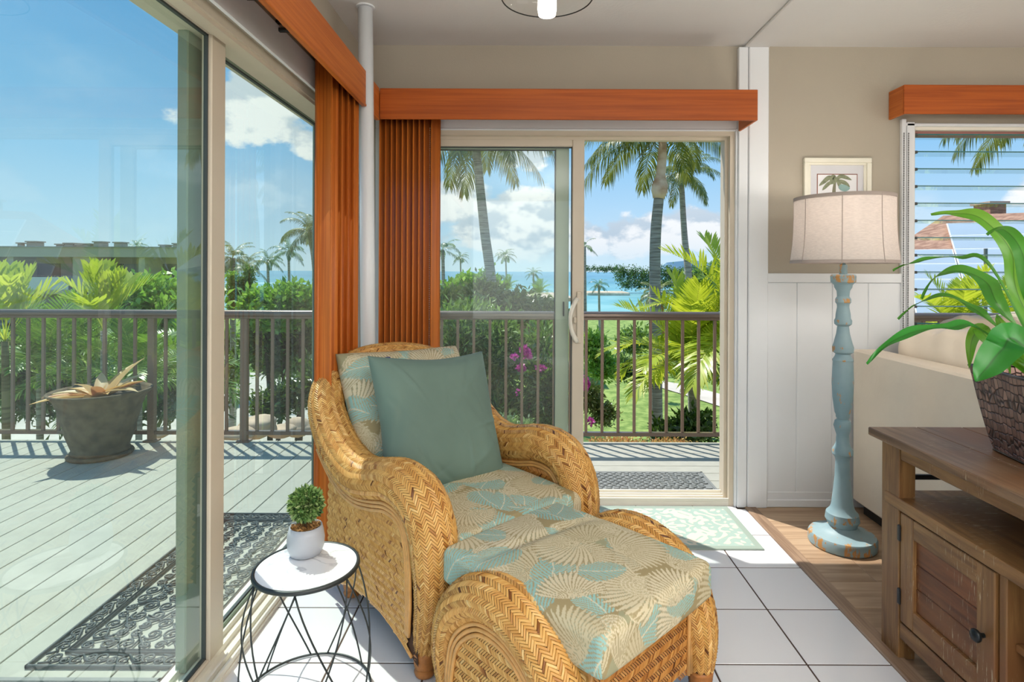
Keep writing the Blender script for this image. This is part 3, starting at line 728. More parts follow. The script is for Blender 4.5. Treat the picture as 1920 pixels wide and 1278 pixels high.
def box_cushion(name, sx, sy, sz, r, step, crown, parent, mtl, shape=None, seed=3, off=(0, 0), edge_crown=0.0, sag=None, prn=True):
    """rounded box cushion centred on its own origin; shape(x,y,z arrays)->x,y,z bends it"""
    def face(nu, nv, f):
        U, Vv = np.meshgrid(np.linspace(-1, 1, nu), np.linspace(-1, 1, nv), indexing='ij')
        p = f(U.ravel(), Vv.ravel()); i, j = np.meshgrid(np.arange(nu - 1), np.arange(nv - 1), indexing='ij'); i = i.ravel(); j = j.ravel()
        return p, np.stack([i * nv + j, (i + 1) * nv + j, (i + 1) * nv + j + 1, i * nv + j + 1], 1)
    nx, ny, nz = max(4, int(sx / step)), max(4, int(sy / step)), max(4, int(sz / step))
    o = lambda u: np.ones_like(u)
    faces = [face(nx, ny, lambda u, v: np.stack([u, v, o(u)], 1)), face(12, 12, lambda u, v: np.stack([v, u, -o(u)], 1)),
             face(nx, nz, lambda u, v: np.stack([u, -o(u), v], 1)), face(nz, nx, lambda u, v: np.stack([v, o(u), u], 1)),
             face(ny, nz, lambda u, v: np.stack([o(u), u, v], 1)), face(nz, ny, lambda u, v: np.stack([-o(u), v, u], 1))]
    Vs = []; Fs = []; b = 0
    for p, f in faces: Vs.append(p); Fs.append(f + b); b += len(p)
    V = np.concatenate(Vs); Fq = np.concatenate(Fs); h = np.array([sx, sy, sz]) / 2
    Pp = V * h; inner = np.clip(Pp, -(h - r), h - r); d = Pp - inner; l = np.linalg.norm(d, axis=1); k = l > 1e-9
    Q = Pp.copy(); Q[k] = inner[k] + d[k] / l[k][:, None] * r
    over = np.clip((V * h)[:, 2] , -9, 9)
    uv = np.stack([Q[:, 0] + np.sign(Q[:, 0]) * np.where(np.abs(V[:, 0]) > .999, h[2] - Q[:, 2], 0), Q[:, 1] + np.sign(Q[:, 1]) * np.where(np.abs(V[:, 1]) > .999, h[2] - Q[:, 2], 0)], 1)
    a2 = np.clip(1 - V[:, 0] ** 2, 0, 1); b2 = np.clip(1 - V[:, 1] ** 2, 0, 1)
    Q[:, 2] += crown * np.sqrt(a2 * b2) * np.sign(V[:, 2]) * (V[:, 2] > -.99)
    Q[:, 0] += edge_crown * np.sign(V[:, 0]) * (np.abs(V[:, 0])) ** 3 * b2 ; Q[:, 1] += edge_crown * np.sign(V[:, 1]) * np.abs(V[:, 1]) ** 3 * a2
    if sag is not None: Q[:, 2] += sag(Q[:, 0], Q[:, 1]) * (V[:, 2] > .2)
    if shape is not None: Q = shape(Q)
    cols = leaf_print(uv + np.array(off), seed) if prn else None
    me = np_mesh(name, Q, Fq, True, None, cols)
    bm = bmesh.new(); bm.from_mesh(me); bmesh.ops.remove_doubles(bm, verts=bm.verts, dist=.00008); bm.to_mesh(me); bm.free()
    me.polygons.foreach_set('use_smooth', np.ones(len(me.polygons), dtype=bool))
    return link(name, me, mtl, parent)

def pillow_mesh(name, w, h, t, n, prn=None, seed=5, wr=.004, off=(0, 0), pull=.10, pw_=4.0):
    g = np.linspace(-1, 1, n); A, B = np.meshgrid(g, g, indexing='ij'); a = A.ravel(); b = B.ravel(); Vs = []
    pin = 1 - pull * (1 - np.abs(b) ** 1.6) * np.abs(a) ** 3; pin2 = 1 - pull * (1 - np.abs(a) ** 1.6) * np.abs(b) ** 3
    x = a * w / 2 * pin; y = b * h / 2 * pin2
    th = t / 2 * np.clip((1 - np.abs(a) ** pw_), 0, 1) ** .5 * np.clip((1 - np.abs(b) ** pw_), 0, 1) ** .5
    th += .0 
    r = np.random.default_rng(seed); wrk = np.zeros_like(a)
    for _ in range(26):
        cx, cy = r.uniform(-1, 1, 2); an = r.uniform(0, PI); L = r.uniform(.25, .6); W_ = r.uniform(.03, .07)
        e = max(abs(cx), abs(cy)); s_ = .25 + .75 * (e > .55)
        du = (a - cx) * math.cos(an) + (b - cy) * math.sin(an); dv = -(a - cx) * math.sin(an) + (b - cy) * math.cos(an)
        wrk += s_ * r.choice([-1, 1]) * np.exp(-(du / L) ** 2 - (dv / W_) ** 2)
    wrk *= wr * np.clip((1 - a ** 4) * (1 - b ** 4) * 3, 0, 1)
    top = np.stack([x, y, th + wrk], 1); bot = np.stack([x, y, -th], 1)
    i, j = np.meshgrid(np.arange(n - 1), np.arange(n - 1), indexing='ij'); i = i.ravel(); j = j.ravel()
    q = np.stack([i * n + j, (i + 1) * n + j, (i + 1) * n + j + 1, i * n + j + 1], 1)
    V = np.concatenate([top, bot]); Fq = np.concatenate([q, q[:, ::-1] + n * n])
    cols = leaf_print(np.concatenate([np.stack([x, y], 1)] * 2) + np.array(off), prn) if prn is not None else None
    me = np_mesh(name, V, Fq, True, None, cols)
    bm = bmesh.new(); bm.from_mesh(me); bmesh.ops.remove_doubles(bm, verts=bm.verts, dist=.00005); bm.to_mesh(me); bm.free()
    me.polygons.foreach_set('use_smooth', np.ones(len(me.polygons), dtype=bool)); return me

# ================================================================ ARMCHAIR   (local: x = across, -y = forward)
CO = Vector((-.064, 2.055, 0)); CA = math.atan2(.667, .745)
ch = thing('wicker_armchair', 'woven rattan armchair with rolled arms and a palm-print seat cushion', 'chair', CO, CA)
S_ = .33
left = [(-S_, -.012, .085), (-S_, -.035, .16), (-S_, -.058, .25), (-S_, -.068, .36), (-S_, -.048, .47), (-S_, .022, .548), (-S_ , .14, .566), (-S_ - .005, .27, .538), (-S_ - .008, .38, .522),
        (-S_ - .012, .50, .545), (-S_ - .015, .62, .615), (-S_ - .01, .715, .715), (-.292, .782, .795), (-.20, .828, .845), (-.10, .85, .870)]
path = left + [(0, .858, .878)] + [(-x, y, z) for x, y, z in left[::-1]]
rad = [(0, .034, .034), (.03, .050, .048), (.09, .072, .066), (.16, .080, .072), (.25, .080, .074), (.34, .074, .072), (.42, .062, .062), (.5, .052, .060)]
rad = rad + [(1 - a, b, c) for a, b, c in rad[::-1][1:]]
sw = Sweep(np.array(path), (-1, 0, 0), rad)
sw.core('roll_core', M['under'], ch)
weave_sweep('woven_roll', sw, M['strand'], ch, seed=1, r0=.074)
# side panels, outer and inner, following the roll line
fz = np.array([(p[1], p[2]) for p in left]); 
ys = np.linspace(-.03, .60, 40)
def zroll(y):
    yy = np.array([-.05, -.035, .022, .14, .27, .38, .50, .62, .70]); zz = np.array([.40, .46, .540, .560, .532, .516, .54, .60, .68]); return np.interp(y, yy, zz)
def zbot(y): return .05 + .085 * np.sin(np.clip((y + .02) / .62, 0, 1) * PI) ** .8 - .0 * y
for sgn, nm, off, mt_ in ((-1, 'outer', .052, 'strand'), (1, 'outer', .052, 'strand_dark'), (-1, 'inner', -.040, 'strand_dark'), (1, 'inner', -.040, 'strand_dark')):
    xx = sgn * (S_ + off) ; dirx = sgn * (1 if nm == 'outer' else -1)
    def ev(u, v, h, sgn=sgn, off=off, dirx=dirx):
        bul = .010 * np.sin(np.clip(v / .55, 0, 1) * PI); tap = np.clip(.62 + v / .30 * .38, 0, 1) if off > 0 else 1.0
        return np.stack([sgn * (S_ + off * tap) + dirx * (h + bul), u, v], -1)
    ins = lambda u, v: (v > zbot(u)) & (v < zroll(u) - .01) & (u > np.interp(v, [.08, .16, .25, .36, .47, .56], [.022, .012, -.006, -.010, .004, .04])) & (u < .585)
    weave_plane('woven_side_' + nm, ev, ins, (-.03, .60), (.04, .66), M[mt_], ch, seed=2 + sgn, cw=.0145, sp=.0078, h=.003)
    plane_core('side_backing_' + nm, ev, list(ys), list(zbot(ys)), list(zroll(ys)), M['under'], ch)
    # thin binding pole along the arched lower edge
    yb2 = np.linspace(.0, .585, 24); tb2 = np.clip(.62 + zbot(yb2) / .30 * .38, 0, 1) if off > 0 else np.ones(24)
    m = MB(); m.tube([(sgn * (S_ + off * t2) + dirx * .004, y2, z2 + .004) for y2, z2, t2 in zip(yb2, zbot(yb2), tb2)], .0055, 8); m.obj('edge_pole', M['rattan'], ch, True, world=False)
    # three rattan poles trimming the panel under the roll
    for k, dd in enumerate((.058, .071, .084) if nm == 'outer' else (.068, .080)):
        pts = []
        i0, i1 = (0.012, .335) if nm == 'outer' else (.10, .335)
        for q in np.linspace(i0, i1, 60):
            u = q * sw.L; c = np.array([np.interp(u, sw.u, sw.C[:, a]) for a in range(3)]); T = np.array([np.interp(u, sw.u, sw.T[:, a]) for a in range(3)])
            nrm_ = np.array([0, -T[2], T[1]]); nrm_ /= np.linalg.norm(nrm_)
            rr = np.interp(u, sw.u, sw.rn) / .073
            d_ = c - nrm_ * dd * min(1, rr) * (-1 if False else 1)
            tp_ = min(1, .62 + d_[2] / .30 * .38) if off > 0 else 1.0; pts.append((sgn * (S_ + off * tp_) + dirx * .008, d_[1], d_[2]))
        # keep the side of the path that faces the panel
        test = pts[30]; 
        if test[2] > .6 or test[1] < -.12: pts = [(p[0], 2 * np.interp(i, range(60), [np.interp(q * sw.L, sw.u, sw.C[:, 1]) for q in np.linspace(i0, i1, 60)]) - p[1], 2 * np.interp(i, range(60), [np.interp(q * sw.L, sw.u, sw.C[:, 2]) for q in np.linspace(i0, i1, 60)]) - p[2]) for i, p in enumerate(pts)]
        m = MB(); m.tube(pts, .0062, 8); m.obj('rattan_pole', M['rattan'], ch, True, world=False)
# back shell and front rail
def evb(u, v, h):
    y = .60 + .30 * np.clip((v - .35) / .55, 0, 1) ** 1.2; wv = 1 - .35 * np.clip((v - .6) / .3, 0, 1) ** 2
    return np.stack([u * wv, y + h - .05 * (u / .3) ** 2 * (v > .3), v], -1)
weave_plane('woven_back', evb, lambda u, v: (v > .08) & (v < .90 - .25 * (np.abs(u) / .33) ** 3), (-.33, .33), (.06, .90), M['strand'], ch, cw=.02, sp=.011, seed=8)
xb_ = list(np.linspace(-.33, .33, 20)); 
mb = MB(); mb.grid(lambda a, b: tuple(evb(np.array([-.33 + .66 * a]), np.array([.08 + .8 * b]), np.array([-.004]))[0]), 16, 16); mb.obj('back_backing', M['under'], ch, world=False)
mb = MB(); mb.grid(lambda a, b: (-.30 + .6 * a, .52 + .33 * b, .36 + .52 * b), 8, 8); mb.obj('inner_back', M['under'], ch, world=False)
def evf(u, v, h): return np.stack([u, np.full_like(u, .0) - h - .03, v], -1)
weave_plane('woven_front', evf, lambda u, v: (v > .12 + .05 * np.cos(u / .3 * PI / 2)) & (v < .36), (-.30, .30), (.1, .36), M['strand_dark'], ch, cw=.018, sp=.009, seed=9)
plane_core('front_backing', evf, list(np.linspace(-.3, .3, 20)), [.13] * 20, [.36] * 20, M['under'], ch)
bx(-.30, .30, -.02, .60, .32, .352).obj('seat_board', M['under'], ch, world=False)
for sx_, sy_ in ((-S_, -.012), (S_, -.012), (-S_ + .03, .56), (S_ - .03, .56)): foot('foot', ch, sx_, sy_)

# seat cushion (part of the chair), back cushion and throw pillow (loose: their own things)
sc_ = box_cushion('seat_cushion', .56, .66, .105, .030, .0030, .022, ch, M['print'], seed=21, off=(.05, .11), edge_crown=.006,
                  sag=lambda x, y: .0)
sc_.location = (0, .20, .398)
m = MB()
def rr_path(sx, sy, r, z, n=8):
    out = []
    for cx, cy, a0 in ((sx / 2 - r, sy / 2 - r, 0), (-sx / 2 + r, sy / 2 - r, 90), (-sx / 2 + r, -sy / 2 + r, 180), (sx / 2 - r, -sy / 2 + r, 270)):
        for k in range(n + 1):
            q = math.radians(a0 + 90 * k / n); out.append((cx + r * math.cos(q), cy + r * math.sin(q), z))
    return out + out[:1]

bc_ = thing('back_cushion', 'palm-print cushion leaning against the back of the rattan armchair, behind the sage pillow', 'cushion', CO, CA)
me = pillow_mesh('back_cushion_cover', .60, .56, .19, 210, prn=33, seed=9, wr=.003, pull=.05, pw_=5.0)
oc = link('cover', me, M['print'], bc_)
def place_leaning(o, p_bot, p_top, roll_deg=0, side=(1, 0, 0), flip=False):
    up = (Vector(p_top) - Vector(p_bot)).normalized(); s = Vector(side).normalized(); s = (s - up * s.dot(up)).normalized(); n = s.cross(up)
    R = Matrix((s, up, n)).transposed().to_4x4(); o.matrix_local = Matrix.Translation((Vector(p_bot) + Vector(p_top)) / 2) @ R @ Matrix.Rotation(math.radians(roll_deg), 4, 'Z')
place_leaning(oc, (0, .47, .425), (0, .735, .915), -1.5)

M['sage'] = None
def velvet(name, col):
    m, t, b = mat(name, col, .75, 0, .25)
    b.inputs['Sheen Weight'].default_value = .12; b.inputs['Sheen Roughness'].default_value = .4; b.inputs['Sheen Tint'].default_value = (.75, .9, .88, 1)
    tc = t.n('TexCoord'); n = t.n('TexNoise', Scale=3.5, Detail=4.0); t.set(n, 'Vector', tc.outputs['Object'])
    hv = t.n('HueSaturation', Color=col); t.set(hv, 'Value', t.maprange(n.outputs[0], .3, .7, .92, 1.08)); t.set(b, 'Base Color', hv)
    n2 = t.n('TexNoise', Scale=500.0, Detail=2.0); t.set(n2, 'Vector', tc.outputs['Object'])
    bp = t.n('Bump', Strength=.2, Distance=.001); t.set(bp, 'Height', n2.outputs[0]); t.set(b, 'Normal', bp); return m
M['sage'] = velvet('sage_velvet', lin(106, 127, 116))
tp = thing('throw_pillow', 'plain sage green velvet throw pillow propped in front of the palm-print cushion', 'pillow', CO, CA)
me = pillow_mesh('throw_pillow_cover', .55, .55, .20, 150, seed=14, wr=.0055, pull=.11, pw_=3.0)
ot = link('cover', me, M['sage'], tp)
place_leaning(ot, (-.045, .275, .445), (-.010, .455, .905), 1, side=(1, .02, .0))
lb = bx(-.2, -.18, .255, .267, -.001, .001).obj('label_tab', simple('navy_tab', lin(40, 50, 110), .7), ot, world=False)

# ================================================================ OTTOMAN
OO = Vector((.168, 1.709, 0)); OA = math.atan2(.697, .717)
ot_ = thing('wicker_ottoman', 'woven rattan ottoman with palm-print cushion in front of the armchair', 'ottoman', OO, OA)
HS = .290
opath = [(.225, .085), (.232, .18), (.215, .27), (.17, .338), (.10, .388), (.03, .407), (-.05, .402), (-.125, .370), (-.185, .315), (-.218, .25), (-.232, .17), (-.232, .085)]
for sgn in (-1, 1):
    pts = np.array([(sgn * HS, y, z) for y, z in opath])
    so = Sweep(pts, (-1, 0, 0), [(0, .040, .040), (.12, .056, .052), (.3, .070, .060), (.7, .070, .060), (.88, .054, .050), (1, .038, .038)])
    so.core('roll_core', M['under'], ot_, nu=90)
    weave_sweep('woven_roll', so, M['strand'], ot_, seed=20 + sgn, cw=.0165, sp=.0086, r0=.063)
    yy_ = np.array([p[0] for p in opath[::-1]]); zz_ = np.array([p[1] for p in opath[::-1]])
    def ztop(y): return np.interp(y, [-.235, -.218, -.185, -.125, -.05, .03, .10, .17, .215, .232], [.17, .25, .315, .37, .402, .407, .388, .338, .27, .18])
    for nm, off in (('outer', .040), ('inner', -.038)):
        xx = sgn * (HS + off); dirx = sgn * (1 if nm == 'outer' else -1)
        def ev(u, v, h, xx=xx, dirx=dirx): return np.stack([xx + dirx * h, u, v], -1)
        ins = lambda u, v: (v > .06 + .05 * np.cos(u / .23 * PI / 2)) & (v < ztop(u) - .02) & (u > -.23) & (u < .23)
        if nm == 'outer': weave_plane('woven_side', ev, ins, (-.23, .23), (.04, .40), M['strand'], ot_, seed=30 + sgn, cw=.0165, sp=.009)
        ysn = list(np.linspace(-.225, .225, 30)); plane_core('side_backing', ev, ysn, [.10] * 30, list(ztop(np.array(ysn))), M['under'], ot_)
    yb2 = np.linspace(-.215, .215, 20)
    m = MB(); m.tube([(sgn * (HS + .044), y2, .062 + .05 * math.cos(y2 / .23 * PI / 2)) for y2 in yb2], .0055, 8); m.obj('edge_pole', M['rattan'], ot_, True, world=False)
    for k, dd in enumerate((.050, .063, .076)):
        pts = []
        for q in np.linspace(.03, .97, 60):
            u = q * so.L; c = np.array([np.interp(u, so.u, so.C[:, a]) for a in range(3)]); T = np.array([np.interp(u, so.u, so.T[:, a]) for a in range(3)])
            n_ = np.array([0, -T[2], T[1]]); n_ /= np.linalg.norm(n_)
            ctr = np.array([c[0], 0.0, .15]); 
            if np.dot(n_, ctr - c) < 0: n_ = -n_
            rr = np.interp(u, so.u, so.rn) / .058
            p = c + n_ * dd * rr; pts.append((sgn * (HS + .046), p[1], p[2]))
        m = MB(); m.tube(pts, .006, 8); m.obj('rattan_pole', M['rattan'], ot_, True, world=False)
for yf, sg in ((-.215, 1), (.215, -1)):
    def evo(u, v, h, yf=yf, sg=sg): return np.stack([u, yf - sg * h - sg * .01 * np.sin(v * 9), v], -1)
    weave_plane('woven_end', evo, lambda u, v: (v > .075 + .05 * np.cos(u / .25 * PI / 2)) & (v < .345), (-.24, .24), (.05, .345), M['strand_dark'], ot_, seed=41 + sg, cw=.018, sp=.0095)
    plane_core('end_backing', evo, list(np.linspace(-.24, .24, 12)), [.11] * 12, [.345] * 12, M['under'], ot_)
bx(-.25, .25, -.21, .21, .31, .345).obj('cushion_board', M['under'], ot_, world=False)
for sx_ in (-HS + .05, HS - .05):
    for k in range(3):
        xx_ = sx_ + (k - 1) * .013
        m = MB(); m.tube([(xx_, -.228, .09), (xx_, -.232, .34)], .0065, 8); m.obj('corner_pole', M['rattan'], ot_, True, world=False)
for sx_, sy_ in ((-HS, -.232), (HS, -.232), (-HS, .225), (HS, .225)): foot('foot', ot_, sx_, sy_)
def crease(x, y):
    return -.010 * np.exp(-((y - .13 + .10 * x) / .022) ** 2) * np.clip(1 - (x / .27) ** 2, 0, 1)
oc_ = box_cushion('cushion', .505, .60, .105, .022, .0028, .018, ot_, M['print'], seed=52, off=(.02, .03), edge_crown=.004, sag=crease)
oc_.location = (-.034, -.012, .402)
# ============================================================ FLOOR LAMP
LX, LY = 1.500, 2.72
lz = lambda y: 1.27 - (y - 510.1) * LY / F
lr = lambda h: h * .00222
M['blue_paint'] = None
def distressed():
    m, t, b = mat('distressed_blue_paint', (1, 1, 1), .5, 0, .4)
    tc = t.n('TexCoord'); n = t.n('TexNoise', Scale=16.0, Detail=8.0, Roughness=.65); mp = t.n('Mapping'); t.set(mp, 'Vector', tc.outputs['Object']); mp.inputs['Scale'].default_value = (2.2, 2.2, 1.0); t.set(n, 'Vector', mp)
    g = t.n('NewGeometry'); edge = t.maprange(g.outputs['Pointiness'], .505, .56)
    n2 = t.n('TexNoise', Scale=5.0, Detail=4.0); t.set(n2, 'Vector', tc.outputs['Object'])
    wear = t.m('ADD', n.outputs[0], t.m('MULTIPLY', edge, .15))
    base = t.mix(t.maprange(n2.outputs[0], .3, .7), lin(124, 152, 160), lin(146, 170, 176))
    c = t.mix(t.maprange(wear, .65, .69), base, lin(186, 138, 82)); t.set(b, 'Base Color', c); return m
M['blue_paint'] = distressed()
fl_ = thing('floor_lamp', 'distressed pale blue turned-wood floor lamp with a linen drum shade', 'lamp', (LX, LY, 0))
prof = [(.142, .0), (.146, .006), (.146, .040), (.142, .050), (.132, .054)]
m = MB(); m.lathe([(.140, 0), (.145, .006), (.145, .042), (.139, .052), (.100, .060), (.072, .074), (.062, .088), (.05, .09)], 56, (LX, LY, 0)); smooth_by_angle(m.obj('base', M['blue_paint'], fl_, True), 32)
pr = [(1002, 24), (997, 30), (990, 27), (982, 27), (972, 33), (960, 31), (953, 24), (945, 21), (925, 18.5), (895, 15), (862, 13.5), (856, 15), (850, 20), (842, 20), (836, 16), (829, 13),
      (814, 12), (805, 15), (797, 17.5), (788, 15), (785, 10.5), (781, 13), (777, 13), (772, 15.5), (745, 19.5), (715, 21), (686, 19.5), (678, 19), (674, 20.5), (668, 16), (663, 14), (659, 20), (650, 20.5), (643, 18), (625, 13), (611, 11), (607, 16.5), (600, 17), (596, 14.5), (588, 14),
      (575, 11.5), (570, 12), (566, 15), (560, 15), (555, 11.5), (545, 12.5), (538, 17), (534, 17.5), (531, 20), (528, 24), (517, 24.5), (514, 22), (513.5, 8), (496, 7.5)]
m = MB(); m.lathe([(lr(h), lz(y)) for y, h in pr], 36, (LX, LY, 0)); smooth_by_angle(m.obj('column', M['blue_paint'], fl_, True), 33)
def linen():
    m = bpy.data.materials.new('linen_shade'); m.use_nodes = True; t = NT(m.node_tree); col = lin(234, 226, 220)
    tc = t.n('TexCoord'); n = t.n('TexNoise', Scale=60.0, Detail=3.0); mp = t.n('Mapping'); t.set(mp, 'Vector', tc.outputs['Object']); mp.inputs['Scale'].default_value = (1, 1, 5); t.set(n, 'Vector', mp)
    hv = t.n('HueSaturation', Color=col); t.set(hv, 'Value', t.maprange(n.outputs[0], .3, .7, .94, 1.05))
    d = t.n('BsdfDiffuse'); t.set(d, 'Color', hv); tr = t.n('BsdfTranslucent'); t.set(tr, 'Color', hv); mx = t.n('MixShader'); mx.inputs[0].default_value = .42
    t.t.links.new(d.outputs[0], mx.inputs[1]); t.t.links.new(tr.outputs[0], mx.inputs[2]); t.set(t.n('OutputMaterial'), 'Surface', mx); return m
M['linen'] = linen()
sh = [(.2265, 1.316), (.2235, 1.345), (.2170, 1.40), (.2130, 1.46), (.2110, 1.53), (.2110, 1.60), (.2120, 1.618)]
m = MB(); m.lathe(sh + [(r - .003, z) for r, z in sh[::-1]] + [sh[0]], 72, (LX, LY, 0), cap=False); so_ = m.obj('lamp_shade', M['linen'], fl_, True)
trim = simple('shade_trim', lin(176, 162, 154), .9)
for z0, z1, r0, r1 in ((1.312, 1.326, .2285, .2265), (1.606, 1.622, .2130, .2135)):
    m = MB(); m.lathe([(r0, z0), (r1, z1), (r1 - .004, z1), (r0 - .004, z0), (r0, z0)], 72, (LX, LY, 0), cap=False); m.obj('hem', trim, so_, True, world=True)
for k in range(8):
    a = math.radians(-92 + 45 * k - 28)
    m = MB(); m.tube([(LX + (r + .0008) * math.cos(a), LY + (r + .0008) * math.sin(a), z) for r, z in sh], .0016, 6); m.obj('seam', trim, so_, True)
m = MB(); m.tube([(LX, LY, 1.30), (LX, LY, 1.40)], .012, 12); m.tube([(LX, LY, 1.40), (LX, LY, 1.44)], .020, 12); m.obj('socket', M['chrome'], fl_, True)
m = MB(); m.lathe([(.012, 0), (.024, .02), (.032, .05), (.028, .075), (.008, .09)], 20, (LX, LY, 1.44)); m.obj('bulb', em, fl_, True)
ml = bpy.data.lights.new('lamp_bulb_light', 'POINT'); ml.energy = 3.5; ml.shadow_soft_size = .04; ml.color = (1, .93, .86); mo = bpy.data.objects.new('lamp_bulb_light', ml); C.objects.link(mo); mo.location = (LX, LY, 1.56)
m = MB()
for a in (0, 2.09, 4.19): m.tube([(LX, LY, 1.60), (LX + .209 * math.cos(a), LY + .209 * math.sin(a), 1.612)], .0025, 6)
m.obj('spider', M['chrome'], so_)

# ============================================================ PICTURE
pf = thing('picture_frame', 'small cream-framed palm tree print hanging behind the lampshade', 'picture', (1.70, WY, 1.7))
x0, x1, z0, z1 = 1.518, 1.882, 1.44, 1.888
M['cream'] = simple('cream_frame', lin(228, 224, 208), .4)
m = MB()
def ring(m, x0, x1, z0, z1, w, y0, y1):
    m.box(x0, x1, y0, y1, z1 - w, z1, .003); m.box(x0, x1, y0, y1, z0, z0 + w, .003); m.box(x0, x0 + w, y0, y1, z0 + w, z1 - w, .003); m.box(x1 - w, x1, y0, y1, z0 + w, z1 - w, .003)
ring(m, x0, x1, z0, z1, .026, WY - .026, WY); ring(m, x0 + .024, x1 - .024, z0 + .024, z1 - .024, .014, WY - .018, WY)
m.obj('frame', M['cream'], pf)
bx(x0 + .03, x1 - .03, WY - .010, WY - .006, z0 + .03, z1 - .03).obj('mat_board', simple('grey_mat', lin(206, 206, 210), .8), pf)
bx(1.592, 1.812, WY - .0108, WY - .009, 1.52, 1.803).obj('print_border', simple('brown_line', lin(130, 74, 52), .7), pf)
bx(1.5965, 1.8075, WY - .0116, WY - .009, 1.5245, 1.7985).obj('print_paper', simple('print_paper', lin(226, 226, 228), .8), pf)
m = MB(); yb = WY - .0122
def leafflat(m, pts, w):
    pts = [Vector((p[0], 0, p[1])) for p in pts]; pp_ = catmull([tuple(p) for p in pts], 6); n = len(pp_); V = []
    for i, p in enumerate(pp_):
        T = pp_[min(i + 1, n - 1)] - pp_[max(i - 1, 0)]; T = T / np.linalg.norm(T); nn = np.array([-T[2], 0, T[0]]); ww = w * math.sin(PI * (.12 + .88 * i / (n - 1))) ** .7
        V += [(p[0] + nn[0] * ww, yb, p[2] + nn[2] * ww), (p[0] - nn[0] * ww, yb, p[2] - nn[2] * ww)]
    m.add(V, [(2 * i, 2 * i + 1, 2 * i + 3, 2 * i + 2) for i in range(n - 1)])
cx, cz = 1.69, 1.765
for pts, w in (([(cx, cz), (cx - .03, cz + .018), (cx - .062, cz - .006), (cx - .088, cz - .028)], .012), ([(cx, cz - .01), (cx - .03, cz - .012), (cx - .055, cz - .035), (cx - .07, cz - .052)], .010),
               ([(cx, cz), (cx + .028, cz + .024), (cx + .06, cz + .018), (cx + .09, cz + .004)], .011), ([(cx, cz), (cx + .035, cz - .004), (cx + .06, cz - .016), (cx + .08, cz - .034)], .011),
               ([(cx, cz + .0), (cx - .008, cz + .02), (cx - .02, cz + .012), (cx - .024, cz - .02)], .013), ([(cx + .01, cz), (cx + .03, cz - .03), (cx + .05, cz - .045)], .010)):
    leafflat(m, pts, w); yb -= .0003
m.obj('printed_leaves', simple('olive_ink', lin(128, 134, 108), .9, var=.25, vs=60), pf)
m = MB(); yb = WY - .0119; leafflat(m, [(cx, cz), (cx - .006, cz - .06), (cx - .002, cz - .13), (cx + .01, cz - .21)], .010); m.obj('printed_trunk', simple('brown_ink', lin(122, 120, 100), .9), pf)
m = MB(); yb = WY - .0150; leafflat(m, [(cx + .02, cz - .028), (cx + .05, cz - .04), (cx + .08, cz - .04)], .018); m.obj('printed_bush', simple('teal_ink', lin(138, 168, 164), .9), pf)

# ============================================================ SOFA
def leather():
    m, t, b = mat('cream_leather', lin(240, 226, 206), .5, 0, .35)
    tc = t.n('TexCoord'); n = t.n('TexNoise', Scale=3.0, Detail=5.0); t.set(n, 'Vector', tc.outputs['Object'])
    hv = t.n('HueSaturation', Color=lin(240, 226, 206)); t.set(hv, 'Value', t.maprange(n.outputs[0], .3, .7, .95, 1.04)); t.set(b, 'Base Color', hv)
    bp = t.n('Bump', Strength=.35, Distance=.006); n2 = t.n('TexNoise', Scale=9.0, Detail=4.0, Distortion=1.2); t.set(n2, 'Vector', tc.outputs['Object']); t.set(bp, 'Height', n2.outputs[0]); t.set(b, 'Normal', bp); return m
M['leather'] = leather(); M['leather2'] = simple('taupe_leather', lin(186, 172, 152), .55, var=.06, vs=4)
sf = thing('sofa', 'cream leather sofa under the louver window, its flat back turned to the room', 'sofa', (2.2, 2.0, 0))
smooth_by_angle(bx(1.762, 1.90, .95, 3.100, .060, .862, .010).obj('back_panel', M['leather'], sf))
smooth_by_angle(bx(1.90, 2.68, .95, 1.16, .060, .62, .03).obj('arm', M['leather'], sf)); smooth_by_angle(bx(1.90, 2.68, 2.90, 3.10, .060, .62, .03).obj('arm', M['leather'], sf))
bx(1.90, 2.66, 1.16, 2.90, .060, .32, .01).obj('seat_base', M['leather'], sf)
bx(1.80, 2.64, 1.0, 3.06, .0, .06).obj('plinth', M['black'], sf)
for k in range(2):
    o = box_cushion('seat_cushion', .74, .86, .16, .05, .03, .02, sf, M['leather'], prn=False); o.location = Vector((2.30, 1.60 + k * .87, .40)) - sf.location
def bulge(Q):
    Q = Q.copy(); y = Q[:, 1]; x = Q[:, 0]
    Q[:, 2] += .010 * np.sin(y * 21 + x * 9) * (Q[:, 2] > .1) + .006 * np.sin(y * 47 - x * 30) * (Q[:, 2] > .1); return Q
for k in range(2):
    o = box_cushion('back_cushion', .24, .92, .46, .10, .022, .035, sf, M['leather'], prn=False, shape=bulge); o.location = Vector((2.04, 2.56 - k * .93, .745)) - sf.location
    o.rotation_euler = (0, math.radians(-6), 0)
o = box_cushion('window_side_cushion', .80, .22, .40, .09, .022, .03, sf, M['leather2'], prn=False, shape=bulge); o.location = Vector((2.55, 2.99, .83)) - sf.location
o['label'] = 'taupe bolster cushion against the window'

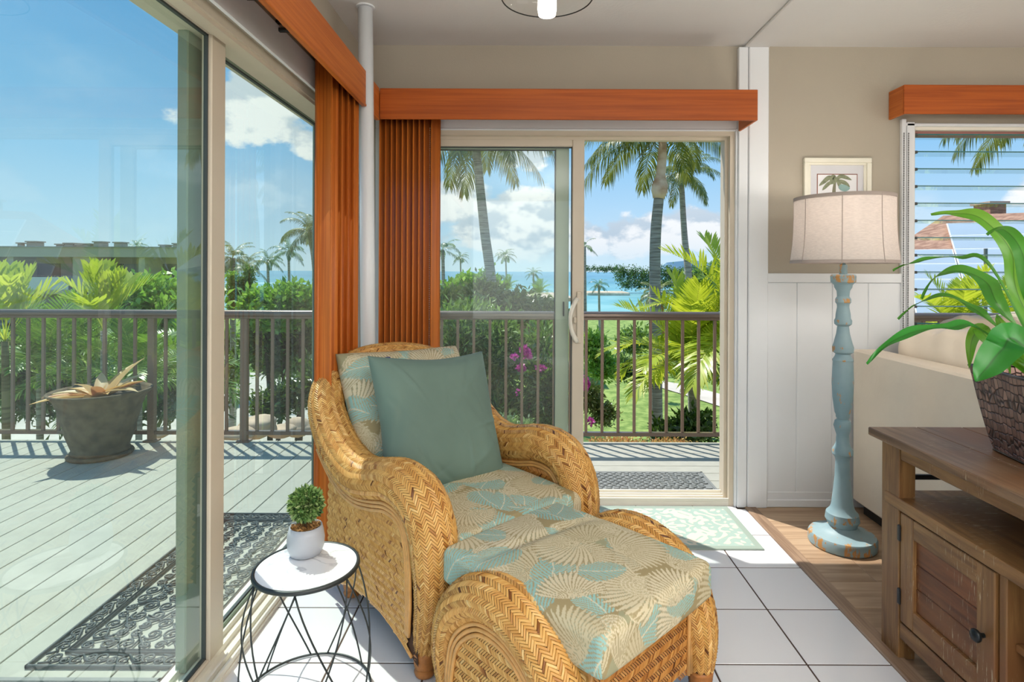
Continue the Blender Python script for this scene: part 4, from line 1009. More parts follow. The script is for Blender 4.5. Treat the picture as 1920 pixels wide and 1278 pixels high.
# ============================================================ MEDIA CONSOLE
def rustic(name, axis, c0=lin(158, 118, 72), c1=lin(104, 72, 42)):
    m, t, b = mat(name, c0, .42, 0, .4)
    tc = t.n('TexCoord'); mp = t.n('Mapping'); t.set(mp, 'Vector', tc.outputs['Object']); s = [26.0] * 3; s['xyz'.index(axis)] = 2.2; mp.inputs['Scale'].default_value = s
    n = t.n('TexNoise', Scale=1.0, Detail=7.0, Roughness=.62, Distortion=.8); t.set(n, 'Vector', mp)
    n2 = t.n('TexNoise', Scale=3.2, Detail=4.0); t.set(n2, 'Vector', tc.outputs['Object'])
    c = t.mix(t.maprange(n.outputs[0], .28, .72), c0, c1); c = t.mix(t.maprange(n2.outputs[0], .45, .7), c, lin(126, 84, 50))
    mp2 = t.n('Mapping'); t.set(mp2, 'Vector', tc.outputs['Object']); s2 = [22.0] * 3; s2['xyz'.index(axis)] = 240.0
    if axis == 'z': s2 = [240.0, 240.0, 22.0]
    mp2.inputs['Scale'].default_value = s2
    n3 = t.n('TexNoise', Scale=1.0, Detail=3.0, Roughness=.6); t.set(n3, 'Vector', mp2)
    n4 = t.n('TexNoise', Scale=7.0, Detail=3.0); t.set(n4, 'Vector', tc.outputs['Object'])
    k = t.m('MULTIPLY', t.maprange(n3.outputs[0], .60, .68), t.maprange(n4.outputs[0], .48, .62))
    c = t.mix(t.m('MULTIPLY', k, .75), c, lin(196, 180, 148)); t.set(b, 'Base Color', c)
    bp = t.n('Bump', Strength=.3, Distance=.0012); t.set(bp, 'Height', t.m('SUBTRACT', n.outputs[0], k)); t.set(b, 'Normal', bp); return m
RY_ = rustic('rustic_wood_y', 'y'); RZ_ = rustic('rustic_wood_z', 'z'); RX_ = rustic('rustic_wood_x', 'x'); RD_ = rustic('rustic_panel', 'y', lin(136, 84, 48), lin(88, 50, 28)); RT = rustic('rustic_top', 'y', lin(142, 112, 86), lin(98, 74, 54)); RI = rustic('rustic_interior', 'y', lin(92, 58, 34), lin(60, 36, 22))
cx0, cx1, cy0, cy1 = 1.238, 1.690, .20, 2.000
mc = thing('media_console', 'rustic brown wooden console with a framed door and open shelves', 'console', (1.46, 1.1, 0))
ty = [cx0 - .022, 1.385, 1.545, cx1 + .022]
for a, b_ in zip(ty[:-1], ty[1:]): smooth_by_angle(bx(a + .0006, b_ - .0006, cy0 - .05, cy1 + .045, .700, .728, .003).obj('top_board', RT, mc))
LG = .062
def cb_(n, x0, x1, y0, y1, z0, z1, mt, par=mc, bev=.0025): return smooth_by_angle(bx(x0, x1, y0, y1, z0, z1, bev).obj(n, mt, par))
for yy in (cy0, cy1 - .092):
    cb_('leg', cx0, cx0 + .055, yy, yy + .092, 0, .700, RZ_); cb_('leg', cx1 - .055, cx1, yy, yy + .092, 0, .700, RZ_)
cb_('apron', cx0 + .004, cx0 + .028, cy0 + .092, cy1 - .092, .656, .700, RY_); cb_('apron', cx1 - .028, cx1 - .004, cy0 + .092, cy1 - .092, .656, .700, RY_)
cb_('shelf', cx0 - .004, cx1 - .01, cy0 + .02, cy1 - .02, .492, .530, RY_)
cb_('end_panel', cx0 + .055, cx1 - .055, cy1 - .055, cy1 - .035, .085, .492, RZ_); cb_('end_panel', cx0 + .055, cx1 - .055, cy0 + .035, cy0 + .055, .085, .492, RZ_)
cb_('bottom_rail', cx0 + .003, cx0 + .028, cy0 + .092, cy1 - .092, .072, .124, RY_)
cb_('bottom_shelf', cx0 + .02, cx1 - .02, cy0 + .05, cy1 - .05, .100, .124, RI)
cb_('back_panel', cx1 - .03, cx1 - .018, cy0 + .05, cy1 - .05, .124, .492, RI)
for zz in (.575, .625): cb_('end_slat', cx0 + .055, cx1 - .055, cy1 - .05, cy1 - .035, zz, zz + .016, M['black'])
ya, yb_ = 1.522, 1.902
cb_('divider', cx0 + .008, cx1 - .03, ya - .030, ya - .006, .124, .492, RZ_)
cb_('divider', cx0 + .008, cx1 - .03, .60, .624, .124, .492, RZ_)
cb_('inner_shelf', cx0 + .03, cx1 - .03, .624, ya - .03, .300, .320, RY_)
dr = struct('door'); dr.parent = mc; del dr['kind']; dr.location = (0, 0, 0)
def cd(n, x0, x1, y0, y1, z0, z1, mt): return smooth_by_angle(bx(x0, x1, y0, y1, z0, z1, .0025).obj(n, mt, dr))
dx0, dx1 = cx0 + .001, cx0 + .024; sw_ = .062
cd('door_stile', dx0, dx1, yb_ - sw_, yb_, .132, .486, RZ_); cd('door_stile', dx0, dx1, ya, ya + sw_, .132, .486, RZ_)
cd('door_rail', dx0, dx1, ya + sw_, yb_ - sw_, .424, .486, RY_); cd('door_rail', dx0, dx1, ya + sw_, yb_ - sw_, .132, .194, RY_)
n_ = 3
for k in range(n_):
    z0_ = .194 + k * .230 / n_; cd('door_board', dx0 + .011, dx0 + .018, ya + sw_ - .004, yb_ - sw_ + .004, z0_ + .0004, z0_ + .230 / n_ - .0004, RD_)
for zz in (.185, .392):
    cd('hinge', dx0 - .006, dx0 + .003, yb_ - .004, yb_ + .009, zz, zz + .052, M['black'])
m = MB(); prof = [(.006, 0), (.006, .012), (.016, .018), (.0175, .024), (.013, .030), (.002, .032)]
n = 20; V = [(dx0 - h, 1.556 + r * math.cos(2 * PI * k / n), .300 + r * math.sin(2 * PI * k / n)) for r, h in prof for k in range(n)]
m.add(V, [(i * n + k, i * n + (k + 1) % n, (i + 1) * n + (k + 1) % n, (i + 1) * n + k) for i in range(len(prof) - 1) for k in range(n)] + [tuple((len(prof) - 1) * n + k for k in range(n))])
m.lathe([], 0) if False else None
m.obj('knob', simple('dark_knob', lin(40, 44, 46), .3, .6), dr, True)

# ============================================================ HAMMERED PLANTER + STRAP-LEAF PLANT
PXc, PYc, PA = 1.490, 1.560, math.radians(-9.5)
pl = thing('metal_planter', 'hammered dark copper rectangular planter standing on the wooden console', 'planter', (PXc, PYc, .728), PA)
def hammered():
    m, t, b = mat('hammered_copper', lin(96, 72, 66), .36, .6, .5)
    tc = t.n('TexCoord'); mp = t.n('Mapping'); t.set(mp, 'Vector', tc.outputs['Object'])
    mp.inputs['Scale'].default_value = (58, 58, 38)
    v = t.n('TexVoronoi', _feature='DISTANCE_TO_EDGE', Scale=1.0, Randomness=.38); t.set(v, 'Vector', mp)
    v2 = t.n('TexVoronoi', _feature='F1', Scale=1.0, Randomness=.38); t.set(v2, 'Vector', mp)
    e = t.maprange(v.outputs['Distance'], .0, .12)
    c = t.mix(e, lin(56, 42, 40), t.mix(t.maprange(v2.outputs['Color'], 0, 1), lin(128, 100, 94), lin(176, 142, 130))); t.set(b, 'Base Color', c)
    bp = t.n('Bump', Strength=.7, Distance=.004); t.set(bp, 'Height', e); t.set(b, 'Normal', bp); return m
M['hammer'] = hammered()
def tub(m, tx, ty_, bx_, by_, h, n=10, flare=1.0):
    V = []; rows = 9
    for i in range(rows):
        q = i / (rows - 1); s = q ** .8 * (1 - .0) ; X = bx_ + (tx - bx_) * s; Y = by_ + (ty_ - by_) * s
        for k in range(4 * n):
            e = k // n; f = (k % n) / n
            c = [(-X, -Y), (X, -Y), (X, Y), (-X, Y), (-X, -Y)]; p = (c[e][0] + (c[e + 1][0] - c[e][0]) * f, c[e][1] + (c[e + 1][1] - c[e][1]) * f)
            V.append((p[0], p[1], h * q))
    N = 4 * n
    m.add(V, [(i * N + k, i * N + (k + 1) % N, (i + 1) * N + (k + 1) % N, (i + 1) * N + k) for i in range(rows - 1) for k in range(N)])
    return rows, N
m = MB(); tub(m, .118, .270, .082, .205, .250); m.add([(-.082, -.205, 0), (.082, -.205, 0), (.082, .205, 0), (-.082, .205, 0)], [(0, 3, 2, 1)])
o = m.obj('tub', M['hammer'], pl, world=False)
m = MB()
rp = [(-.118, -.270, .25), (.118, -.270, .25), (.118, .270, .25), (-.118, .270, .25), (-.118, -.270, .25)]
for a, b_ in zip(rp[:-1], rp[1:]): m.tube([a, b_], .0045, 8)
m.obj('rim', simple('dark_rim', lin(74, 62, 58), .25, .9), pl, True, world=False)
m = MB(); bp_ = [(-.083, -.206, .004), (.083, -.206, .004), (.083, .206, .004), (-.083, .206, .004), (-.083, -.206, .004)]
for a, b_ in zip(bp_[:-1], bp_[1:]): m.tube([a, b_], .004, 8)
m.obj('base_rim', simple('dark_base_rim', lin(74, 62, 58), .25, .9), pl, True, world=False)
bx(-.112, .112, -.262, .262, .205, .222).obj('soil', simple('soil', lin(38, 30, 24), .9, bump=.6, bs=60), pl, world=False)

def strapmat(name, c0, c1):
    m = bpy.data.materials.new(name); m.use_nodes = True; t = NT(m.node_tree)
    a = t.n('Attribute', _attribute_name='tint')
    col = t.ramp(a.outputs['Fac'], [(0, c0), (.45, c0), (.5, tuple(x * .45 for x in c0)), (.55, c1), (1, c1)])
    b = t.n('BsdfPrincipled'); t.set(b, 'Base Color', col); b.inputs['Roughness'].default_value = .32; b.inputs['Specular IOR Level'].default_value = .5
    tr = t.n('BsdfTranslucent'); t.set(tr, 'Color', t.mix(.5, col, lin(110, 190, 30))); mx = t.n('MixShader'); mx.inputs[0].default_value = .28
    t.t.links.new(b.outputs[0], mx.inputs[1]); t.t.links.new(tr.outputs[0], mx.inputs[2]); t.set(t.n('OutputMaterial'), 'Surface', mx); return m
SL = strapmat('strap_leaf', lin(60, 128, 40), lin(82, 150, 52)); SL2 = strapmat('strap_leaf_light', lin(98, 158, 44), lin(124, 176, 60)); SL3 = strapmat('strap_leaf_deep', lin(30, 112, 34), lin(38, 132, 42))
pt = thing('strap_leaf_plant', 'green potted plant with long arching strap leaves in the copper planter', 'plant', (PXc, PYc, .95))
def strap(pts, w, nrm_hint, mt, wp=None, fold=.30, twist=0.0):
    """pts: world points; a folded blade of half-width w"""
    c = catmull([tuple(p) for p in pts], 9); n = len(c); V = []; tint = []
    nh = Vector(nrm_hint).normalized()
    for i in range(n):
        T = Vector(c[min(i + 1, n - 1)] - c[max(i - 1, 0)]).normalized(); q = i / (n - 1)
        nn = (Matrix.Rotation(twist * q, 3, T) @ (nh - T * nh.dot(T))).normalized(); s = T.cross(nn)
        ww = w * (wp(q) if wp else (math.sin(PI * min(1, .10 + .90 * q)) ** .75 if q > .0 else .25)); ww = max(ww, .0012)
        for k, f in enumerate((-1, -.5, 0, .5, 1)):
            V.append(Vector(c[i]) + s * f * ww + nn * abs(f) * ww * fold + nn * .004 * math.sin(q * 19 + f * 2) * abs(f)); tint.append((f + 1) / 2)
    Fq = np.array([(i * 5 + k, (i + 1) * 5 + k, (i + 1) * 5 + k + 1, i * 5 + k + 1) for i in range(n - 1) for k in range(4)])
    me = np_mesh('leaf', np.array([tuple(v) for v in V]), Fq, True, {'tint': tint})
    o = link('leaf', me, mt, pt); o.location = -pt.location; return o
up = (0, 0, 1)
cam_ = (0, -1, .3)
crown = Vector((PXc - .01, PYc + .02, .955))
# (pixel path, depth per point, half width, material, normal hint)
LV = [
    ([(1905, 668, 1.56), (1912, 560, 1.58), (1895, 470, 1.62), (1840, 410, 1.68), (1790, 400, 1.74), (1745, 402, 1.80)], .026, SL2, (-.55, -.6, .6)),
    ([(1912, 668, 1.50), (1885, 590, 1.53), (1850, 530, 1.60), (1800, 508, 1.66), (1755, 520, 1.72), (1728, 560, 1.77)], .027, SL, (-.4, -.3, .85)),
    ([(1900, 660, 1.60), (1865, 610, 1.64), (1820, 575, 1.70), (1770, 555, 1.76), (1720, 570, 1.82), (1684, 598, 1.86)], .017, SL, (-.2, -.2, .95)),
    ([(1900, 600, 1.66), (1860, 505, 1.70), (1800, 483, 1.76), (1740, 486, 1.82), (1700, 496, 1.86), (1674, 507, 1.90)], .013, SL, (-.2, -.3, .9)),
    ([(1895, 668, 1.58), (1840, 620, 1.56), (1780, 614, 1.54), (1720, 620, 1.52), (1665, 645, 1.50), (1626, 682, 1.50)], .020, SL3, (-.15, -.45, .88)),
    ([(1930, 640, 1.40), (1910, 640, 1.38), (1880, 655, 1.37), (1850, 690, 1.36), (1829, 714, 1.36)], .045, SL3, (-.55, -.75, .4)),
    ([(1880, 668, 1.62), (1860, 640, 1.64), (1838, 618, 1.68), (1822, 640, 1.70), (1818, 690, 1.72)], .024, SL2, (-.5, -.8, .1)),
    ([(1935, 660, 1.45), (1935, 560, 1.42), (1915, 470, 1.44), (1880, 430, 1.50), (1850, 440, 1.56)], .022, SL, (-.6, -.6, .5)),
    ([(1915, 690, 1.52), (1905, 680, 1.50), (1890, 672, 1.49), (1895, 700, 1.47)], .012, SL2, (-.6, -.7, .3)),
    ([(1920, 700, 1.50), (1908, 665, 1.50), (1900, 640, 1.52), (1880, 610, 1.56), (1868, 590, 1.60)], .020, SL2, (-.6, -.7, .3)),
    ([(1925, 700, 1.48), (1960, 600, 1.40), (2010, 520, 1.36), (2060, 560, 1.32)], .028, SL, (.3, -.5, .8)),
    ([(1920, 690, 1.55), (1950, 560, 1.65), (1990, 430, 1.75), (2040, 400, 1.85)], .026, SL, (.0, -.5, .8)),
]
for path, w_, mt_, nh in LV: w_ *= .82; strap([crown + Vector((random.uniform(-.02, .03), random.uniform(-.04, .04), -.02))] + [P(*p) for p in path[1:]], w_, nh, mt_)

# ============================================================ SIDE TABLE + TOPIARY
TX, TY, TZ, TR = -.640, 1.735, .392, .150
st = thing('side_table', 'small round side table with white marble top and crossing black wire legs', 'table', (TX, TY, 0))
def marble():
    m, t, b = mat('white_marble', lin(232, 232, 236), .10, 0, .6); tc = t.n('TexCoord'); n = t.n('TexNoise', Scale=5.0, Detail=6.0, Distortion=1.4); t.set(n, 'Vector', tc.outputs['Object'])
    v = t.m('ABSOLUTE', t.m('SUBTRACT', n.outputs[0], .5)); t.set(b, 'Base Color', t.mix(t.maprange(v, .0, .022, .55, 0), lin(236, 236, 238), lin(170, 172, 180))); return m
m = MB(); m.lathe([(TR - .008, -.012), (TR - .0075, -.001), (.0005, -.001)], 64, (TX, TY, TZ), cap=False); m.obj('marble_top', marble(), st)
blk = simple('black_wire', lin(58, 62, 62), .35, .5)
m = MB(); m.lathe([(TR - .008, -.012), (TR - .007, .0), (TR, .001), (TR + .003, -.003), (TR + .003, -.009), (TR, -.012), (TR - .008, -.012)], 64, (TX, TY, TZ), cap=False); m.obj('rim', blk, st, True)
m = MB(); RR = .185; m.tube([(TX + RR * math.cos(2 * PI * k / 64), TY + RR * math.sin(2 * PI * k / 64), .006) for k in range(65)], .0035, 8, cap=False); m.obj('base_ring', blk, st, True)
for k in range(6):
    for sg in (-1, 1):
        a0 = math.radians(-142 + 60 * k); a1 = a0 + sg * math.radians(52)
        pts = []
        for i in range(13):
            q = i / 12; a = a0 + (a1 - a0) * q; r = (TR - .004) + (RR - TR + .004) * q + .016 * math.sin(PI * q ** .8)
            pts.append((TX + r * math.cos(a), TY + r * math.sin(a), TZ - .014 + (.006 - TZ + .014) * q))
        m = MB(); m.tube(pts, .0026, 6); m.obj('wire_leg', blk, st, True)
KX, KY = -.668, 1.800
kp = thing('topiary', 'small artificial boxwood ball in a round grey ceramic pot on the side table', 'plant', (KX, KY, TZ))
m = MB(); m.lathe([(.038, 0), (.046, .004), (.054, .024), (.056, .048), (.053, .070), (.048, .088), (.045, .088), (.046, .07), (.040, .066)], 40, (KX, KY, TZ + .001), cap=False); m.add([(KX + .036 * math.cos(2 * PI * k / 20), KY + .036 * math.sin(2 * PI * k / 20), TZ + .001) for k in range(20)], [tuple(range(20))[::-1]])
m.obj('pot', simple('grey_ceramic', lin(176, 178, 184), .35), kp, True)
r = np.random.default_rng(5)
def chips(name, n, c, R, zs, size, mt, par, col=None):
    V = []; Fq = []; tt_ = []
    for i in range(n):
        a = r.uniform(0, 2 * PI); q = R * math.sqrt(r.random()); p = np.array([c[0] + q * math.cos(a), c[1] + q * math.sin(a), c[2] + r.uniform(0, zs)])
        d1 = r.normal(0, 1, 3); d1 /= np.linalg.norm(d1); d2 = np.cross(d1, r.normal(0, 1, 3)); d2 /= np.linalg.norm(d2)
        b = len(V); V += [p - d1 * size, p - d2 * size * .4, p + d1 * size, p + d2 * size * .4]; Fq.append((b, b + 1, b + 2, b + 3)); tt_ += [r.random()] * 4
    o = link(name, np_mesh(name, np.array(V), np.array(Fq), False, {'tint': tt_}), mt, par); o.location = -par.location; o['kind'] = 'stuff'; return o
mossm = attr_mat('moss_chips', [(0, lin(110, 74, 36)), (.5, lin(168, 120, 66)), (1, lin(206, 160, 100))], rough=.8)
chips('moss', 900, (KX, KY, TZ + .072), .044, .016, .006, mossm, kp)
m = MB(); m.tube([(KX, KY, TZ + .07), (KX, KY, TZ + .13)], .004, 8); m.obj('stem', simple('stem', lin(90, 64, 40), .8), kp, True)
# ============================================================ LEAF CLOUDS
def foliage(name, blobs, n, size, mt, parent, seed=0, asp=.42, shell=.55, up=.35, clump=0):
    """n separate small leaves spread through ellipsoid blobs (x,y,z,rx,ry,rz), world coordinates"""
    r = np.random.default_rng(seed); B = np.array(blobs, float); B[:, 3:] = np.maximum(B[:, 3:] - size * 1.9, B[:, 3:] * .45); wgt = (B[:, 3] * B[:, 4] + B[:, 3] * B[:, 5]); wgt /= wgt.sum()
    if clump:
        nc = max(1, n // clump); k0 = r.choice(len(B), nc, p=wgt); d0 = r.normal(0, 1, (nc, 3)); d0 /= np.linalg.norm(d0, axis=1)[:, None]
        rad0 = (shell + (1 - shell) * r.random(nc)) ** 1.0
        idx = r.integers(0, nc, n); k = k0[idx]; c0 = B[k0, :3] + d0 * rad0[:, None] * B[k0, 3:]; d = d0[idx] + r.normal(0, .45, (n, 3)); d /= np.linalg.norm(d, axis=1)[:, None]
        p = c0[idx] + r.normal(0, 1, (n, 3)) * size * .85
    else:
        k = r.choice(len(B), n, p=wgt); d = r.normal(0, 1, (n, 3)); d /= np.linalg.norm(d, axis=1)[:, None]
        rad = (shell + (1 - shell) * r.random(n)); p = B[k, :3] + d * rad[:, None] * B[k, 3:]
    out = d + np.array([0, 0, up]) + r.normal(0, .55, (n, 3)); out /= np.linalg.norm(out, axis=1)[:, None]
    sd = np.cross(out, r.normal(0, 1, (n, 3))); sd /= np.linalg.norm(sd, axis=1)[:, None]; nn = np.cross(out, sd)
    L = size * (.7 + .6 * r.random(n))[:, None]
    V = np.stack([p, p + out * L * .5 + sd * L * asp / 2 + nn * L * .06, p + out * L - nn * L * .12, p + out * L * .5 - sd * L * asp / 2 + nn * L * .06], 1).reshape(-1, 3)
    Fq = np.arange(n * 4).reshape(-1, 4); tint = np.clip(r.normal(.5, .22, n), 0, 1)
    o = link(name, np_mesh(name, V, Fq, False, {'tint': np.repeat(tint, 4)}), mt, parent); o['kind'] = 'stuff'
    if parent is not None:
        q = parent; off = Vector((0, 0, 0))
        while q is not None: off += q.location; q = q.parent
        o.location = -off
    return o
G = lambda name, a, b, c, tr=.4, rough=.32, tc=(150, 200, 40): attr_mat(name, [(0, lin(*a)), (.5, lin(*b)), (1, lin(*c))], rough=rough, spec=.7, transl=tr, tcol=lin(*tc))
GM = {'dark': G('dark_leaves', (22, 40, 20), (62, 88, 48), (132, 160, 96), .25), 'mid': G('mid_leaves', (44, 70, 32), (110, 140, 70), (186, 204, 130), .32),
      'bright': G('bright_leaves', (84, 130, 48), (148, 188, 80), (208, 226, 134), .42), 'olive': G('olive_leaves', (70, 80, 44), (134, 138, 84), (196, 186, 130), .28),
      'lime': G('lime_fronds', (124, 156, 44), (190, 208, 66), (236, 232, 110), .5, .35, (214, 214, 50)), 'palm': G('palm_fronds', (54, 74, 40), (104, 122, 66), (172, 172, 100), .28, .4, (170, 170, 50)),
      'palmfar': G('far_palm_fronds', (48, 72, 50), (84, 110, 74), (128, 150, 104), .25), 'areca': G('areca_fronds', (56, 92, 40), (116, 150, 66), (196, 206, 110), .36, .35),
      'box': attr_mat('boxwood', [(0, lin(30, 62, 30)), (.35, lin(84, 124, 60)), (.7, lin(146, 172, 100)), (1, lin(196, 206, 146))], rough=.5, transl=.15), 'magenta': G('bougainvillea', (170, 40, 130), (206, 76, 170), (230, 140, 200), .4, .5, (220, 80, 180)),
      'sage': G('sage_leaves', (110, 130, 96), (150, 168, 128), (196, 206, 170)), 'brom': attr_mat('bromeliad', [(0, lin(196, 120, 80)), (.4, lin(226, 168, 104)), (.7, lin(206, 190, 110)), (1, lin(232, 196, 150))], rough=.45, transl=.3)}
foliage('leaves', [(KX, KY, .548, .074, .074, .074)], 2600, .0145, GM['box'], kp, 4, .55, .55, 0)

# ============================================================ MATS
rub = simple('dark_rubber', lin(64, 72, 70), .55, var=.08)
def scroll_mat(x0, x1, y0, y1, z, label):
    e = thing('scroll_doormat', label, 'doormat', ((x0 + x1) / 2, (y0 + y1) / 2, z)); fr = MB(); hgt = .012
    def bar(xa, xb, ya, yb): fr.box(xa, xb, ya, yb, z + .001, z + hgt + .002, .002)
    for i, w_ in ((0, .010), (.078, .005), (.090, .004)):
        bar(x0 + i, x1 - i, y0 + i, y0 + i + w_); bar(x0 + i, x1 - i, y1 - i - w_, y1 - i); bar(x0 + i, x0 + i + w_, y0 + i, y1 - i); bar(x1 - i - w_, x1 - i, y0 + i, y1 - i)
    fr.obj('border_bars', rub, e); tag(e.children[0], kind='stuff')
    m = MB()
    def spiral(cx, cy, r0, a0, turns, d, tail=None):
        pts = []; n = int(10 * turns) + 4
        for i in range(n + 1):
            q = i / n; r = r0 * (1 - .82 * q); a = a0 + d * 2 * PI * turns * q; pts.append((cx + r * math.cos(a), cy + r * math.sin(a), z + .008))
        if tail: pts = [(tail[0], tail[1], z + .008)] + pts
        m.tube(pts, [.0042] * (len(pts) - 1) + [.0065], 5)
    rr = random.Random(4)
    # border chain of scrolls
    def chain(ax, fixed, a, b, w):
        n = max(1, int(round((b - a) / .085))); s = (b - a) / n
        for k in range(n):
            c = a + (k + .5) * s; d = 1 if k % 2 else -1
            for off, rad_ in ((-.24, .024), (.26, .020)):
                p = (c + off * s, fixed + d * off * .5 * w) if ax == 'x' else (fixed + d * off * .5 * w, c + off * s)
                tl_ = (c + (off - .5) * s, fixed + d * w * .36) if ax == 'x' else (fixed + d * w * .36, c + (off - .5) * s)
                spiral(p[0], p[1], rad_, (PI / 2 if off < 0 else -PI / 2) * d, 1.35, d, tl_)
    w = .066
    chain('x', y0 + .044, x0 + .05, x1 - .05, w); chain('x', y1 - .044, x0 + .05, x1 - .05, w); chain('y', x0 + .044, y0 + .09, y1 - .09, w); chain('y', x1 - .044, y0 + .09, y1 - .09, w)
    xi0, xi1, yi0, yi1 = x0 + .10, x1 - .10, y0 + .10, y1 - .10; nx = max(1, int(round((xi1 - xi0) / .118))); ny = max(1, int(round((yi1 - yi0) / .118)))
    for i in range(nx):
        for j in range(ny):
            cx, cy = xi0 + (i + .5) * (xi1 - xi0) / nx, yi0 + (j + .5) * (yi1 - yi0) / ny; d = 1 if (i + j) % 2 else -1
            for k, (ox, oy, rr_) in enumerate(((-.03, -.028, .034), (.033, .026, .032), (-.034, .036, .022), (.036, -.038, .022))):
                spiral(cx + ox, cy + oy * d, rr_, rr.uniform(0, 6.28), 1.5, d if k % 2 else -d, (cx, cy))
    o = m.obj('scrollwork', rub, e, True); o['kind'] = 'stuff'; return e
scroll_mat(-1.714, -1.120, 2.004, 3.277, DZ, 'dark rubber scrollwork doormat on the deck outside the left sliding door')
def pebble_mat(x0, x1, y0, y1, z, label, seed=2):
    e = thing('pebble_doormat', label, 'doormat', ((x0 + x1) / 2, (y0 + y1) / 2, z)); mt = simple('grey_rubber', lin(124, 126, 122), .75)
    bx(x0, x1, y0, y1, z + .0005, z + .006, .002).obj('backing', mt, e); rr = random.Random(seed); m = MB(); r_ = 0
    for (a, b, c, d) in ((x0, x1, y0, y0 + .018), (x0, x1, y1 - .018, y1), (x0, x0 + .018, y0, y1), (x1 - .018, x1, y0, y1)): m.box(a, b, c, d, z + .006, z + .010, .002)
    y = y0 + .035
    while y < y1 - .03:
        x = x0 + .04 + (r_ % 2) * .02
        while x < x1 - .035:
            w = rr.uniform(.018, .028); h = rr.uniform(.011, .014); n = 10
            V = [(x + w * math.cos(2 * PI * k / n) * rr.uniform(.9, 1.05), y + h * math.sin(2 * PI * k / n), z + .006) for k in range(n)]
            V2 = [(x + (vx_ - x) * .8, y + (vy_ - y) * .8, z + .013) for vx_, vy_, _ in V]
            m.add(V + V2, [(k, (k + 1) % n, n + (k + 1) % n, n + k) for k in range(n)] + [tuple(range(n, 2 * n))]); x += w * 2 + .006
        y += .030; r_ += 1
    o = m.obj('pebbles', mt, e); o['kind'] = 'stuff'; return e
pebble_mat(.45, 1.237, 3.645, 3.990, DZ, 'grey rubber pebble doormat on the deck outside the open back door')
pebble_mat(-2.25, -1.20, 1.50, 1.955, DZ, 'grey rubber pebble doormat at the bottom left edge of the photo, on the deck', 5)

# aqua lace rug inside the back door
rx0, rx1, ry0, ry1 = .30, 1.108, 2.655, 3.135; st_ = .003
gx = np.arange(rx0, rx1 + 1e-6, st_); gy = np.arange(ry0, ry1 + 1e-6, st_); A, B = np.meshgrid(gx, gy, indexing='ij'); a = A.ravel(); b = B.ravel()
ccx, ccy = .705, 2.895; X_ = np.abs(a - ccx); Y_ = np.abs(b - ccy)
r1 = np.hypot(X_, Y_ * 1.0); th = np.arctan2(Y_, X_)
f1 = np.cos(8 * th) * np.cos(r1 * 70) + .45 * np.cos(16 * th + r1 * 60)
f2 = np.sin(X_ * 62 + 2.2 * np.sin(Y_ * 48)) * np.sin(Y_ * 62 + 2.2 * np.sin(X_ * 48)) + .35 * np.sin((X_ + Y_) * 90)
on = np.where(r1 < .115, f1 > .12, f2 > .08)
brd = np.minimum(np.minimum(a - rx0, rx1 - a), np.minimum(b - ry0, ry1 - b)); on &= brd > .034
col = np.where(on[:, None], np.array(lin(206, 200, 182)), np.array(lin(156, 176, 166))); col[brd < .030] = lin(148, 162, 150)
V = np.stack([a, b, .0065 + .0012 * on], 1); nY = len(gy); i, j = np.meshgrid(np.arange(len(gx) - 1), np.arange(nY - 1), indexing='ij'); i = i.ravel(); j = j.ravel()
rug = thing('door_rug', 'small aqua and cream floral rug on the tiles inside the back door', 'rug', ((rx0 + rx1) / 2, (ry0 + ry1) / 2, 0))
o = link('pile', np_mesh('pile', V, np.stack([i * nY + j, (i + 1) * nY + j, (i + 1) * nY + j + 1, i * nY + j + 1], 1), False, None, col), M['print'], rug); o.location = -rug.location
bx(rx0 - .002, rx1 + .002, ry0 - .002, ry1 + .002, .0003, .006, .002).obj('edge_binding', simple('sage_binding', lin(148, 162, 150), .9), rug)

# ============================================================ DECK POT
pot = thing('deck_planter', 'large weathered round pot with an orange bromeliad on the deck by the railing', 'planter', (-3.13, 4.32, DZ))
c = (-3.13, 4.32, DZ)
stone = simple('weathered_terracotta', lin(104, 88, 66), .9, var=.35, vs=14, bump=.9, bs=50)
m = MB(); m.lathe([(.16, .0), (.205, .004), (.212, .018), (.205, .030), (.18, .030)], 40, c); m.obj('saucer', stone, pot, True)
m = MB(); m.lathe([(.165, .030), (.185, .032), (.187, .05), (.178, .062), (.188, .09), (.222, .19), (.226, .205), (.223, .212), (.252, .32), (.256, .335), (.252, .342), (.285, .42), (.290, .435), (.326, .470), (.330, .485), (.318, .490), (.300, .470), (.28, .43), (.27, .42)], 48, c, cap=False); m.obj('pot', stone, pot, True)
m = MB(); m.lathe([(.272, .425), (.0005, .43)], 40, c, cap=False); m.obj('soil', simple('pot_soil', lin(60, 46, 36), .9), pot, True)
rr = random.Random(8)
